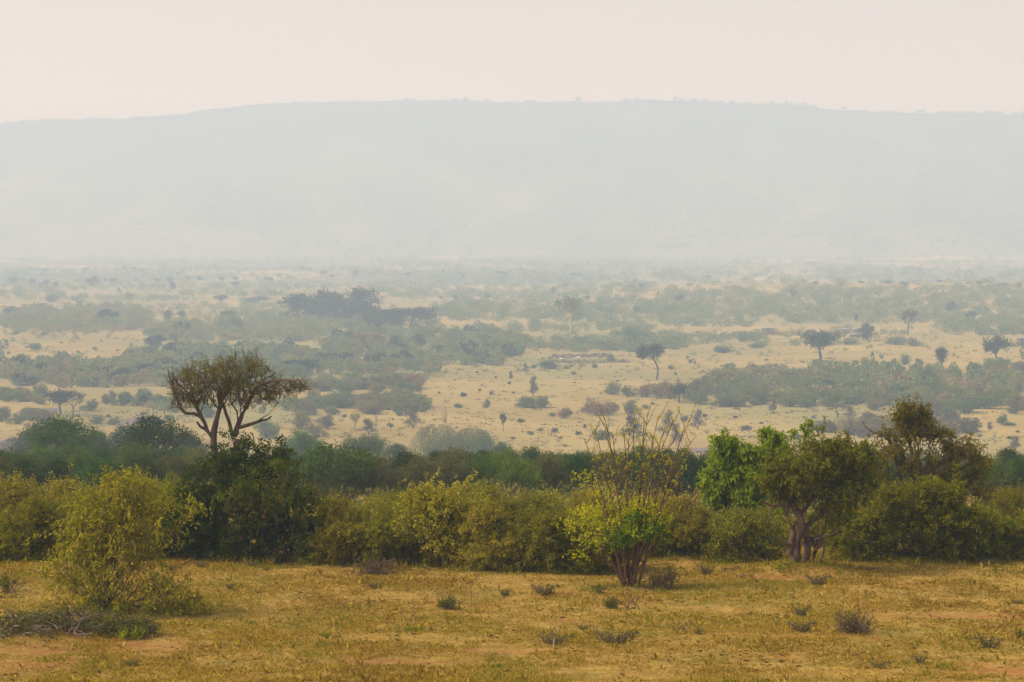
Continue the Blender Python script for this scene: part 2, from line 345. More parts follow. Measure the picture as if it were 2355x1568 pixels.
M['thornfence'] = leaf_mat('thorn_fence_twig', [(0, (.07, .05, .045)), (1, (.15, .11, .09))], .1)

# ------------------------------------------------------------------ object helpers
def tag(o, label=None, cat=None, group=None, kind=None):
    if label: o['label'] = label
    if cat: o['category'] = cat
    if group: o['group'] = group
    if kind: o['kind'] = kind
    return o
def link(name, me, parent=None, loc=None, rz=0, sc=None):
    o = bpy.data.objects.new(name, me); col.objects.link(o)
    if parent is not None: o.parent = parent
    if loc is not None: o.location = loc
    if rz: o.rotation_euler = (0, 0, rz)
    if sc is not None: o.scale = sc if hasattr(sc, '__len__') else (sc, sc, sc)
    return o
def root(name, loc, label, cat, group=None, rz=0, sc=None):
    return tag(link(name, None, None, loc, rz, sc), label, cat, group)
def copy_tree(src, loc, rz, sc, label, group=None, cat=None):
    c = src.copy(); col.objects.link(c); c.location = loc; c.rotation_euler = (0, 0, rz); c.scale = sc if hasattr(sc, '__len__') else (sc, sc, sc)
    c['label'] = label
    if group: c['group'] = group
    if cat: c['category'] = cat
    for ch in src.children:
        d = ch.copy(); col.objects.link(d); d.parent = c
    return c

# ------------------------------------------------------------------ the ground, one sheet
def build_ground():
    ys = np.concatenate([np.linspace(-200, 50, 12), np.arange(52, 112, .28), np.arange(112, 200, 2.), np.geomspace(202, 900, 120), np.geomspace(905, 6700, 250)])
    us = np.concatenate([np.linspace(-1, -.36, 14), np.linspace(-.35, .35, 290), np.linspace(.36, 1, 14)])
    half = np.where(ys < 50, 120, 60 + ys * .62)
    half = np.where((ys >= 50) & (ys < 112), 100 + 0 * ys, half); half = np.maximum(half, 100)
    X = us[None] * half[:, None]; Y = np.repeat(ys[:, None], len(us), 1)
    Z = height(X, Y); V = np.stack([X, Y, Z], -1).reshape(-1, 3)
    n, k = X.shape; i = np.arange(n * k).reshape(n, k)
    q = np.stack([i[:-1, :-1], i[:-1, 1:], i[1:, 1:], i[1:, :-1]], -1).reshape(-1, 4)
    o = link('ground', mk_mesh('ground', V, q, np.zeros(len(q)), np.zeros(len(q)), ground_mat(), True)); tag(o, kind='structure')
    # dark eroded banks
build_ground()

HX = [-700, 0, 100, 200, 400, 520, 620, 800, 900, 1300, 1600, 1700, 1950, 2100, 2354, 3100]
HY = [330, 287, 280, 273, 269, 251, 240, 234, 232, 234, 233, 239, 253, 262, 266, 300]
RIDGE = 6800.
FOOT = 5400.
def ridge_z(x):
    px = x / RIDGE * F + 1177
    py = np.interp(px, HX, HY)
    return CAMZ + (530.0 - py) / F * RIDGE * 1.0
def hill_z(x, y):
    top = ridge_z(x * RIDGE / np.maximum(y, 1)) + (vnoise(x / 160 + 90, y / 160 + 9, 5) - .5) * 9 + (vnoise(x / 35 + 90, y / 35 + 9, 6) - .5) * 6
    t = np.clip((y - FOOT) / (RIDGE - FOOT), 0, 1); t = t ** 1.25
    g = (vnoise(x / 420 + 70, y / 700 + 7, 9) - .5) * 22 * np.sin(np.pi * t)
    z = -41 + (top + 41) * t + g
    z = np.where(y > RIDGE, top - (y - RIDGE) * .08, z)
    return z
def build_hills():
    ys = np.concatenate([np.linspace(5350, 6800, 90), np.linspace(6820, 7000, 5)]); us = np.linspace(-1, 1, 420)
    X = us[None] * 3900 * np.ones((len(ys), 1)); Y = np.repeat(ys[:, None], len(us), 1); Z = hill_z(X, Y)
    V = np.stack([X, Y, Z], -1).reshape(-1, 3); n, k = X.shape; i = np.arange(n * k).reshape(n, k)
    q = np.stack([i[:-1, :-1], i[:-1, 1:], i[1:, 1:], i[1:, :-1]], -1).reshape(-1, 4)
    tag(link('hills', mk_mesh('hills', V, q, np.zeros(len(q)), np.zeros(len(q)), hill_mat(), True)), kind='structure')
build_hills()


# ------------------------------------------------------------------ hero plants near the crest
def local(bx, by, y, pts):
    """outline read in the frame -> metres about the plant's base (x, z)"""
    s = y / F
    return [((px - bx) * s, (by - py) * s) for px, py in pts]
def hero(name, label, cat, px, py, group=None, y=None):
    if y is None: p = hit(px, py)
    else:
        p = at(px, py, y); p[2] = float(height(p[0], p[1]))
    o = root(name, tuple(p), label, cat, group); return o, p[1] / F, p
def ells(s, bx, by, lst, dy=.8):
    """(px, py, rx, ry, weight[, depth offset m]) -> ellipsoids in metres"""
    out = []
    for e in lst:
        px, py, rx, ry = e[:4]; w = e[4] if len(e) > 4 else 1; oy = e[5] if len(e) > 5 else 0
        out.append(((px - bx) * s, oy, (by - py) * s, rx * s, max(rx, ry) * s * dy, ry * s, w))
    return out

def build_sunny_bush():
    rng = np.random.default_rng(11); o, s, p = hero('leafy_bush', 'yellow-green bush with drooping leaves beside the brushwood pile on the red earth mound', 'bush', 245, 1405)
    E = ells(s, 245, 1405, [(270, 1150, 75, 55, 1.2), (225, 1215, 75, 60, 1.2), (310, 1210, 80, 60, 1.2), (390, 1190, 40, 30, .35), (440, 1170, 22, 14, .15), (185, 1270, 60, 50, .8), (280, 1290, 90, 60, 1.2), (140, 1320, 40, 34, .4),
                            (215, 1350, 70, 45, .6), (350, 1365, 80, 40, .9), (420, 1385, 40, 16, .3), (290, 1110, 45, 25, .4), (120, 1395, 30, 12, .12), (290, 1390, 80, 18, .4), (215, 1170, 25, 45, .25)])
    P, D = lobes(rng, E, 700, 9, .6, .15)
    g = Geo(); b = Geo()
    rts = [(rng.normal() * .35, rng.normal() * .25, 0) for _ in range(9)]
    pl, rr = skeleton(rng, rts, P[::2], [4, 4, 4], .075, .12, .6, .006)
    tubes(b, pl, rr, 5)
    foliage(g, rng, P, D, .6, 17, .14, .32, .35, .4, .5, .5, .006, bark_geo=b)
    link('stems', b.mesh('sunny_stems', M['bark_red'], True), o); link('foliage', g.mesh('sunny_foliage', M['sunny']), o)
def build_dark_thicket():
    rng = np.random.default_rng(12); o, s, p = hero('evergreen_thicket', 'big dark green thicket heaped around the foot of the flat-topped thorn tree', 'thicket', 575, 1284)
    E = ells(s, 575, 1284, [(560, 1070, 100, 65, 1.4), (510, 1130, 90, 80, 1.2), (620, 1120, 90, 75, 1.2), (660, 1180, 85, 85, 1.2), (560, 1190, 120, 80, 1.6), (450, 1200, 65, 75, 1), (690, 1240, 65, 48, .8), (430, 1255, 55, 40, .9), (405, 1215, 45, 50, .7), (455, 1160, 55, 55, .8), (735, 1235, 35, 50, .7), (520, 1250, 90, 40, .9), (620, 1250, 90, 40, 1), (625, 1060, 40, 30, .3), (545, 1035, 45, 30, .3)], .75)
    P, D = lobes(rng, E, 2100, 12, .5, .6)
    g = Geo(); b = Geo()
    pl, rr = skeleton(rng, [(rng.normal() * .6, .3 + rng.normal() * .3, 0) for _ in range(7)], P[::4], [4, 4, 4], .09, .1)
    tubes(b, pl, rr, 4); foliage(g, rng, P, D, .30, 26, .095, .5, .15, .1, .5, .7, .005, bark_geo=b)
    link('stems', b.mesh('thicket_stems', M['bark'], True), o); link('foliage', g.mesh('thicket_foliage', M['dark']), o)
    # the brighter climber over its front
    g = Geo(); b = Geo()
    E = ells(s, 575, 1284, [(610, 1120, 95, 30, 1), (680, 1150, 70, 40, 1), (600, 1170, 60, 25, .5), (700, 1210, 50, 35, .6), (640, 1085, 40, 20, .2), (540, 1130, 40, 20, .3), (690, 1100, 35, 40, .5), (640, 1060, 12, 16, .2), (660, 1070, 14, 12, .2)], .3)
    P, D = lobes(rng, E, 190, 7, .55, .5); P[:, 1] -= 1.2; D[:, 1] -= .6; P[:, 1] = np.minimum(P[:, 1], -.75)
    foliage(g, rng, P, D, .55, 22, .115, .38, .05, .45, .6, .45, .007, bark_geo=b)
    A = np.array([[(600, 1150), (625, 1150), (645, 1180), (650, 1220), (655, 1262)], [(625, 1150), (640, 1175), (665, 1200), (680, 1215), (700, 1222)], [(600, 1160), (585, 1172), (580, 1200), (590, 1230), (585, 1255)], [(640, 1165), (622, 1190), (612, 1215), (618, 1240), (625, 1262)]], float)
    PP = np.stack([(A[..., 0] - 575) * s, np.full(A.shape[:2], -1.75), (1284 - A[..., 1]) * s], -1); tubes(b, PP, np.full(A.shape[:2], .008), 4)
    v = link('climber', g.mesh('climber_leaves', M['vine']), o); tag(v, 'bright green climber with a few orange leaves'); link('vine_stem', b.mesh('climber_stems', M['bark'], True), v)
def build_thorn_tree():
    rng = np.random.default_rng(13); bx, by = 492, 1280; o, s, p = hero('thorn_tree', 'flat-topped thorn tree with crooked bare limbs rising out of the dark thicket', 'tree', bx, by, y=98.6)
    def pl(pts, r0, r1, yo=None, n=7):
        pts = np.array(pts, float); k = np.linspace(0, len(pts) - 1, n); x = np.interp(k, range(len(pts)), pts[:, 0]); z = np.interp(k, range(len(pts)), pts[:, 1])
        yy = np.interp(k, [0, len(pts) - 1], yo or (0, 0)) + rng.normal(size=n) * .02
        return np.stack([(x - bx) * s, yy, (by - z) * s], -1), np.linspace(r0, r1, n)
    b = Geo()
    L = [pl([(492, 1285), (500, 1160), (495, 1085), (490, 1040), (498, 1005)], .17, .10), pl([(495, 1050), (478, 1025), (462, 1015), (455, 1004)], .07, .035, (0, -.2)),
         pl([(478, 1028), (470, 1000), (455, 985), (430, 985), (415, 970), (410, 950), (412, 938)], .07, .04, (0, -.4), 9),
         pl([(410, 950), (402, 930), (396, 905), (392, 880)], .03, .015, (-.4, -.6)), pl([(415, 972), (428, 955), (420, 930), (418, 905)], .03, .018, (-.4, -.3)),
         pl([(470, 1003), (455, 975), (446, 950), (438, 925), (435, 900)], .055, .03, (0, .3)), pl([(455, 975), (462, 950), (452, 925), (455, 895)], .035, .02, (0, .6)),
         pl([(498, 1005), (505, 980), (512, 955), (508, 930), (498, 905), (492, 880)], .085, .04, (0, -.2), 9), pl([(512, 955), (528, 930), (530, 905), (545, 880)], .055, .03, (-.1, .5)),
         pl([(512, 962), (500, 945), (508, 925), (530, 915), (555, 905)], .04, .025, (-.1, -.5)),
         pl([(540, 1040), (548, 1010), (565, 975), (580, 945), (590, 925), (615, 915), (645, 908), (678, 908)], .10, .03, (.1, -.1), 11), pl([(535, 1035), (528, 1005), (520, 985), (512, 960)], .07, .05, (0, .1)),
         pl([(545, 1020), (580, 1010), (605, 1000), (620, 998), (628, 990)], .07, .025, (.1, -.6)), pl([(590, 1008), (605, 995), (622, 985)], .03, .012, (-.3, -.7)),
         pl([(580, 945), (572, 920), (580, 895), (575, 870)], .045, .022, (0, .5)), pl([(590, 925), (610, 915), (640, 912), (660, 908), (690, 905)], .035, .015, (0, -.6)), pl([(605, 945), (598, 935), (604, 960), (612, 975)], .012, .008, (-.2, -.3)), pl([(548, 1045), (520, 1200), (510, 1285)], .12, .14)]
    forks = [(470, 1003), (505, 980), (512, 955), (548, 1010), (565, 975), (580, 945), (455, 975), (446, 950), (530, 915), (412, 940), (604, 915)]
    for k in range(26):
        f = forks[k % len(forks)]; ex = f[0] + rng.uniform(-60, 60) + (f[0] - 530) * .25; ey = rng.uniform(872, 925); mx_ = (f[0] + ex) / 2 + rng.uniform(-14, 14); my = (f[1] + ey) / 2 + rng.uniform(-8, 10)
        L.append(pl([f, ((f[0] + mx_) / 2 + rng.uniform(-8, 8), (f[1] + my) / 2), (mx_, my), ((mx_ + ex) / 2 + rng.uniform(-10, 10), (my + ey) / 2), (ex, ey)], rng.uniform(.025, .045), .014, (0, rng.uniform(-.8, .8)), 9))
    for P_, R_ in L: tubes(b, [P_], [R_], 7)
    ends = [l[0][-1] for l in L if l[0][-1][2] > (by - 930) * s]
    E = ells(s, bx, by, [(440, 905, 50, 26, 1), (500, 885, 70, 32, 1.5), (560, 885, 70, 34, 1.5), (610, 895, 60, 28, 1), (660, 908, 45, 18, .6), (545, 860, 60, 18, .6), (480, 870, 50, 20, .6), (415, 925, 22, 25, .35), (690, 912, 18, 9, .15), (645, 925, 45, 20, .5), (600, 865, 40, 20, .4), (450, 930, 40, 24, .7), (500, 915, 50, 26, .9), (560, 915, 55, 26, .9), (605, 925, 40, 22, .6), (425, 885, 30, 26, .6), (680, 915, 30, 14, .4), (520, 870, 90, 30, 1), (425, 945, 26, 18, .4), (475, 945, 36, 16, .4), (540, 942, 40, 16, .45), (600, 940, 40, 16, .4), (400, 915, 14, 24, .3)], 1.1)
    P, D = lobes(rng, E, 1150, 10, .62, .1)
    P[:, 2] -= 16 * s; lab = ((P[:, None] - np.array(ends)[None]) ** 2).sum(-1).argmin(1)
    for i, e in enumerate(ends):
        s2 = P[lab == i]
        if len(s2) > 2:
            pp, rr = skeleton(rng, [tuple(e)], s2, [3, 4], .034, .22, .5, .008, .1); tubes(b, pp, rr, 4)
    g = Geo(); tw = Geo()
    dd = D * 1.0; dd[:, 2] = dd[:, 2] * .6 + .1
    foliage(g, rng, P, dd, .34, 13, .048, .5, .2, 0, .9, .9, .0085, bark_geo=tw, scat=.25)
    top = P[(P[:, 2] > (by - 890) * s)][:70]
    foliage(g, rng, top, dd[:len(top)] * .3 + np.array([0, 0, 1.]), .42, 12, .038, .5, .8, 0, .5, .9, .009, bark_geo=tw, scat=.12)
    t = link('trunk', b.mesh('thorn_trunk', M['bark_pale'], True), o); c = link('crown', g.mesh('thorn_crown', M['acac']), o)
    link('twigs', tw.mesh('thorn_twigs', M['bark_pale']), c)
def build_yellow_shrub():
    rng = np.random.default_rng(14); bx, by = 1452, 1347; o, s, p = hero('budding_shrub', 'tall many-stemmed shrub with bare reddish stems, yellow buds and a green leafy middle', 'shrub', bx, by)
    tops = [(1350, 1010), (1365, 990), (1392, 960), (1410, 1000), (1430, 985), (1455, 985), (1470, 948), (1482, 965), (1495, 955), (1512, 960), (1525, 985), (1545, 965), (1560, 1000), (1585, 968), (1590, 1040), (1608, 1010), (1612, 1135), (1560, 1110),
            (1420, 1040), (1500, 1010), (1380, 1060), (1345, 1090), (1320, 1140), (1300, 1210), (1335, 1250), (1475, 1040), (1535, 1030)]
    b = Geo(); P3 = []; Rr = []; tips = []; tdir = []
    for i, (tx, ty) in enumerate(tops):
        X = (tx - bx) * s; Z = (by - ty) * s; dy = rng.normal() * .45; n = 10; t = np.linspace(0, 1, n)
        x0 = rng.normal() * .11 + np.clip(X, -1, 1) * .10
        x = x0 + (X - x0) * (t ** (.98)); z = Z * (1 - (1 - t) ** 1.25); yv = rng.normal() * .12 + dy * t
        q = np.stack([x, yv, z], -1) + np.cumsum(rng.normal(size=(n, 3)) * .018, 0) * np.array([1, 1, .2])
        r0 = rng.uniform(.024, .05); P3.append(q); Rr.append(np.linspace(r0, .008, n))
        for j in range(3, n):
            for _ in range(1 if rng.random() < .75 else 2):
                if ty > 1180 and j < 5: continue
                f = rng.random(); a = q[j - 1] * (1 - f) + q[min(j, n - 1)] * f; L = rng.uniform(.25, .75) * (1.15 - .5 * j / n)
                side = rng.choice([-1, 1]); d = unit(np.array([side * rng.uniform(.3, .8), rng.normal() * .5, rng.uniform(.6, 1.2)]))
                k = np.linspace(0, 1, n)[:, None]; br = a + d * L * k + np.array([0, 0, 1]) * (k ** 2) * L * .3 + rng.normal(size=(n, 3)) * .008
                P3.append(br); Rr.append(np.linspace(.012, .006, n))
                for kk in rng.integers(2, n, 4): tips.append(br[kk])
                tips.append(br[-1])
        tips.append(q[-1]); [tips.append(q[rng.integers(4, n)]) for _ in range(5)]
    tubes(b, P3, Rr, 6)
    # low branches reaching to the side
    low = [[(1480, 1300), (1520, 1295), (1555, 1290)], [(1475, 1315), (1505, 1325), (1530, 1320)], [(1430, 1260), (1380, 1225), (1330, 1240)], [(1485, 1275), (1510, 1250), (1535, 1245)]]
    for l in low:
        l = np.array(l, float); q = np.stack([np.interp(np.linspace(0, 2, 6), range(3), (l[:, 0] - bx) * s), np.linspace(-.1, -.6, 6), np.interp(np.linspace(0, 2, 6), range(3), (by - l[:, 1]) * s)], -1); tubes(b, [q], [np.linspace(.018, .006, 6)], 5)
    g = Geo(); tips = np.array(tips); d = np.tile(np.array([0, 0, 1.]), (len(tips), 1))
    keep = rng.random(len(tips)) < .8; tips = tips[keep]; d = d[keep]
    foliage(g, rng, tips, d, .05, 5, .055, .5, .5, 0, .6, .6, 0, scat=.6)
    E = ells(s, bx, by, [(1360, 1185, 40, 26, .45), (1410, 1195, 55, 26, 1), (1310, 1208, 30, 12, .2), (1375, 1240, 40, 16, .4), (1440, 1165, 60, 24, .5), (1495, 1175, 45, 26, .45), (1400, 1145, 50, 26, .3), (1450, 1225, 70, 26, .9), (1338, 1275, 24, 10, .15), (1505, 1215, 40, 26, .7), (1525, 1185, 25, 18, .3), (1350, 1110, 35, 25, .15)], .8)
    P, D = lobes(rng, E, 430, 9, .62, .1)
    foliage(g, rng, P, D, .16, 8, .09, .5, .3, .1, .6, .7, 0, scat=.6)
    c = link('foliage', g.mesh('shrub_yellow', M['bud']), o)
    E = ells(s, bx, by, [(1430, 1210, 60, 26, 1), (1490, 1215, 50, 24, 1), (1450, 1190, 50, 18, .5), (1515, 1225, 24, 14, .3), (1390, 1240, 35, 14, .3)], .7)
    g2 = Geo(); P, D = lobes(rng, E, 170, 8, .45, .3); foliage(g2, rng, P, D, .22, 20, .10, .5, .1, .35, .6, .6, .005, bark_geo=b)
    gr = link('leafy_middle', g2.mesh('shrub_green', M['fresh']), o); tag(gr, 'fresh green leaves clustered in the middle of the stems')
    link('stems', b.mesh('shrub_stems', M['bark_red'], True), o)
def tree(name, label, seed, bx, by, y, roots, E, per, ks, r0, L, nl, size, leaf, bark, droop=.1, jit=.12, sub=9, rsub=.42, shell=.5, dy=.9, aspect=.45, upb=.2, twig=.006, cat='tree', group=None, extra=None, skel=2, tj=.35, spread=.6, crown='crown', trunk='trunk', rnd=.5):
    rng = np.random.default_rng(seed); o, s, p = hero(name, label, cat, bx, by, group, y=y)
    P, D = lobes(rng, ells(s, bx, by, E, dy), int(per * 1.15), sub, rsub * 1.05, shell); size = size * 1.15
    b = Geo(); g = Geo()
    rts = [((x - bx) * s, yy, 0.) for x, yy in roots]
    pl, rr = skeleton(rng, rts, P[::skel], ks, r0, jit, .58, .007); tubes(b, pl, rr, 6)
    if extra: extra(b, g, s, rng, o)
    foliage(g, rng, P, D, L, nl, size, aspect, upb, droop, rnd, spread, twig, bark_geo=b, tj=tj)
    pick = (rng.random(len(P)) < .14) & (P[:, 2] > np.median(P[:, 2]) * .8)
    foliage(g, rng, P[pick], D[pick] + np.array([0, 0, .5]), L * 2.0, int(nl * 1.1), size, aspect, .4, droop, .4, spread, twig * 1.1, bark_geo=b, tj=tj, scat=.1)
    link(trunk, b.mesh(name + '_wood', bark, True), o); link(crown, g.mesh(name + '_leaf', leaf), o)
    return o
def pline(b, s, bx, by, pts, r0, r1, y0=0, y1=0, n=8, k=7):
    pts = np.array(pts, float); t = np.linspace(0, len(pts) - 1, n)
    q = np.stack([(np.interp(t, range(len(pts)), pts[:, 0]) - bx) * s, np.linspace(y0, y1, n), (by - np.interp(t, range(len(pts)), pts[:, 1])) * s], -1)
    rr = np.random.default_rng(int(abs(pts.sum())) % 9999); q[1:-1] += rr.normal(size=(n - 2, 3)) * max(r0, .02) * .35
    tubes(b, [q], [np.linspace(r0, r1, n)], k)
def build_right_trees():
    tree('bright_tree', 'bright green tree with drooping leaves behind the gnarled tree, left of it', 21, 1720, 1240, 104.5, [(1700, 0), (1730, .2), (1750, -.1)],
         [(1665, 995, 22, 26, .5), (1645, 1060, 32, 45, .9), (1690, 1060, 45, 50, 1.2), (1712, 1015, 28, 18, .4), (1765, 985, 24, 18, .5), (1780, 1030, 45, 38, 1), (1750, 1080, 70, 55, 1.6), (1815, 1060, 32, 45, .7), (1700, 1130, 70, 45, 1.2), (1770, 1140, 60, 45, 1), (1790, 1000, 22, 26, .4), (1645, 1100, 25, 28, .4), (1715, 1075, 40, 40, 1.1), (1690, 1030, 28, 34, .6)],
         1050, [4, 4, 4], .09, .32, 22, .13, M['bright'], M['bark'], droop=.55, rsub=.36, sub=8, aspect=.36, spread=.45)
    def gn(b, g, s, rng, o):
        bx, by = 1838, 1292
        for pts, r0, r1, y0, y1 in [([(1835, 1298), (1830, 1250), (1838, 1200), (1826, 1165), (1822, 1120)], .16, .09, 0, .1), ([(1850, 1298), (1862, 1250), (1850, 1215), (1870, 1190), (1900, 1170)], .13, .08, .15, .2),
                                    ([(1822, 1298), (1815, 1260), (1822, 1230), (1830, 1200)], .11, .08, -.1, 0), ([(1835, 1215), (1862, 1205), (1885, 1190), (1905, 1150)], .08, .05, .1, .3), ([(1828, 1170), (1800, 1160), (1770, 1162), (1750, 1150)], .07, .03, 0, -.3),
                                    ([(1842, 1180), (1865, 1150), (1880, 1120)], .06, .04, 0, .3), ([(1815, 1262), (1806, 1245), (1795, 1240)], .05, .02, -.1, -.2), ([(1770, 1162), (1765, 1190), (1752, 1215)], .02, .008, -.3, -.4), ([(1900, 1170), (1915, 1130), (1925, 1090)], .06, .03, .2, .3),
                                    ([(1880, 1298), (1895, 1260), (1890, 1235)], .05, .03, -.2, -.2), ([(1870, 1240), (1930, 1220), (1945, 1205)], .03, .02, -.2, -.4), ([(1940, 1235), (1965, 1232), (1985, 1240), (2010, 1243)], .02, .01, -.3, -.4), ([(1845, 1298), (1850, 1270), (1842, 1245)], .08, .05, -.15, -.12)]:
            pline(b, s, bx, by, pts, r0, r1, y0, y1)
    tree('gnarled_tree', 'gnarled tree with a twisted bare trunk and round olive crown on the grassy crest', 22, 1838, 1292, None, [(1835, 0), (1870, .2)],
         [(1795, 1095, 40, 45, .9), (1850, 1075, 60, 50, 1.4), (1920, 1065, 60, 50, 1.4), (1970, 1090, 55, 50, 1.2), (1870, 1110, 70, 45, 1.4), (1800, 1130, 45, 30, .7), (1940, 1130, 50, 35, .9), (1885, 1025, 45, 22, .4), (1965, 1035, 45, 26, .5), (1905, 1180, 35, 18, .3), (1990, 1060, 28, 35, .4)],
         950, [4, 4, 4], .07, .26, 22, .09, M['gnarl'], M['bark_warm'], rsub=.4, sub=9, droop=.15, extra=gn)
    def sap(b, g, s, rng, o):
        bx, by = 1838, 1230
        for pts, r0, r1 in [([(1842, 1230), (1840, 1100), (1842, 1030), (1838, 985), (1840, 960)], .05, .02), ([(1842, 1020), (1855, 980), (1858, 955), (1856, 948)], .02, .01), ([(1840, 1010), (1825, 985), (1812, 968)], .015, .008), ([(1842, 1050), (1865, 1020), (1890, 990)], .02, .008),
                            ([(1842, 1045), (1815, 1020), (1802, 1010)], .015, .006), ([(1880, 1100), (1884, 1030), (1885, 1000)], .03, .012), ([(1884, 1040), (1905, 1010), (1920, 995)], .012, .006)]:
            pline(b, s, bx, by, pts, r0, r1)
    tree('slender_sapling', 'slender pale-stemmed sapling with sparse top leaves rising between the bright tree and gnarled tree', 23, 1838, 1230, 103, [(1840, 0)],
         [(1838, 962, 16, 14, 1), (1858, 950, 8, 8, .5), (1815, 972, 8, 5, .3), (1848, 975, 14, 10, .5), (1835, 1010, 12, 20, .25), (1890, 1000, 20, 14, .3), (1880, 1040, 14, 20, .2)], 42, [2, 3], .012, .2, 11, .12, M['bright'], M['bark_pale'], droop=.4)
    def br(b, g, s, rng, o):
        bx, by = 2115, 1240
        for pts, r0, r1, y1 in [([(2115, 1245), (2115, 1180), (2108, 1110), (2095, 1060), (2090, 1000), (2085, 950)], .10, .04, 0), ([(2110, 1120), (2125, 1080), (2150, 1050), (2190, 1020), (2220, 1000)], .06, .025, -.3), ([(2095, 1070), (2060, 1040), (2040, 1015)], .04, .02, .2),
                                ([(2112, 1130), (2080, 1105), (2050, 1098), (2020, 1075), (2010, 1060)], .05, .02, -.5), ([(2075, 1110), (2065, 1060), (2052, 1010), (2040, 985), (2010, 975), (1985, 960), (1975, 945)], .035, .012, -.7), ([(2130, 1110), (2170, 1080), (2210, 1060), (2240, 1040)], .05, .02, .3), ([(2085, 960), (2110, 1000), (2108, 1060)], .03, .03, 0)]:
            pline(b, s, bx, by, pts, r0, r1, 0, y1)
    tree('brown_leaved_tree', 'open brownish-green tree with a tall leafy top tuft behind the yellow-green bush', 24, 2115, 1240, 103, [(2115, 0)],
         [(2075, 935, 18, 16, .8), (2100, 950, 30, 32, 1.3), (2085, 925, 10, 8, .3), (2112, 928, 12, 12, .4), (2135, 968, 30, 20, .6), (2160, 985, 22, 14, .4), (2030, 970, 12, 16, .2), (2090, 1010, 55, 45, 1.1), (2040, 1040, 45, 45, .8), (2200, 1000, 30, 25, .4), (2150, 1040, 60, 40, .9), (2220, 1050, 50, 50, 1.1), (2250, 1040, 35, 45, .7), (2200, 1100, 60, 40, 1), (2110, 1090, 60, 35, .8), (2245, 1100, 35, 35, .5), (2170, 1090, 50, 30, .5)],
         900, [4, 4, 4], .05, .34, 15, .085, M['rustleaf'], M['bark'], rsub=.4, sub=9, droop=.15, extra=br, shell=.2)
    bush_h('leafy_bush', 'rounded yellow-green bush with orange flecks below the brown-leaved tree, behind the pale stump', 25, 2110, 1283, None, [(2110, 1160, 90, 50, 1.4), (2060, 1190, 70, 60, 1.2), (2160, 1200, 80, 70, 1.5), (2080, 1230, 90, 50, 1.2), (2170, 1245, 80, 42, 1.2), (2000, 1230, 50, 40, .7), (2215, 1225, 50, 50, .8), (2035, 1160, 50, 35, .6), (2150, 1135, 50, 25, .5)], 950, .36, 24, .095, M['ygreen'])
    bush_h('leafy_bush', 'low open olive bush at the left foot of the gnarled tree', 26, 1715, 1290, None, [(1715, 1235, 75, 45, 1.4), (1680, 1255, 45, 35, .7), (1760, 1250, 50, 42, .8), (1735, 1200, 50, 25, .5), (1690, 1210, 40, 25, .4)], 420, .42, 17, .085, M['olive'])
    bush_h('leafy_bush', 'tall rounded olive-gold bush with a silvery leafy top in the middle of the hedge', 27, 1020, 1305, None, [(1030, 1150, 60, 38, 1), (985, 1175, 55, 50, 1), (1060, 1185, 65, 55, 1), (1000, 1235, 70, 55, 1.2), (1070, 1250, 70, 50, 1.2), (1040, 1215, 80, 60, 1.3), (950, 1200, 30, 60, .5)], 850, .36, 24, .085, M['gold'])
def bush_h(name, label, seed, bx, by, y, E, per, L, nl, size, leaf, bark=None, group=None, dy=.8, droop=.12, nst=8, rsub=.42, twig=.005):
    return tree(name, label, seed, bx, by, y, [(bx + dx, ddy) for dx, ddy in zip(np.linspace(-14, 14, nst), np.tile([-.2, .25, 0], 4))], E, per, [4, 4, 4], .05, L, nl, size, leaf, bark or M['bark'], droop=droop, rsub=rsub, sub=10, shell=.4, dy=dy, cat='bush', group=group, skel=3, twig=twig, trunk='stems', crown='foliage', upb=.45, spread=.5)
build_sunny_bush(); build_dark_thicket(); build_thorn_tree(); build_yellow_shrub(); build_right_trees()

# ---- bushes of the hedge along the crest: four shapes in several leaf kinds, copied
def hedge_proto(seed, leaf, n=950, nl=25, size=.10):
    """unit bush: 2 m half width, 3 m high"""
    rng = np.random.default_rng(seed); E = []
    for k in range(9):
        a = rng.uniform(0, 2 * np.pi); r = rng.uniform(.2, 1.15); h = rng.uniform(.75, 2.25) - r * .35
        E.append((r * math.cos(a), r * math.sin(a) * .8, max(.6, h), rng.uniform(.6, .95), rng.uniform(.6, .9), rng.uniform(.5, .8), 1.))
    E.append((0, 0, .7, 1.6, 1.3, .65, 1.6))
    P, D = lobes(rng, E, n, 9, .5, .4); P[:, 2] = np.maximum(P[:, 2], .12 + .25 * rng.random(len(P)))
    b = Geo(); g = Geo(); pl, rr = skeleton(rng, [(rng.normal() * .3, rng.normal() * .3, 0) for _ in range(7)], P[::3], [4, 3, 4], .05, .1); tubes(b, pl, rr, 4)
    foliage(g, rng, P, D, .38, nl, size, .42, .45, .1, .5, .5, .005, bark_geo=b)
    top = P[P[:, 2] > 1.5]; top = top[rng.random(len(top)) < .35]; foliage(g, rng, top, np.tile([0, 0, 1.], (len(top), 1)), .7, 16, size * .9, .42, .7, .05, .4, .5, .006, bark_geo=b, scat=.1)
    return b.mesh('hedge_stems', M['bark'], True), g.mesh('hedge_leaves', leaf)
PROTO = {}
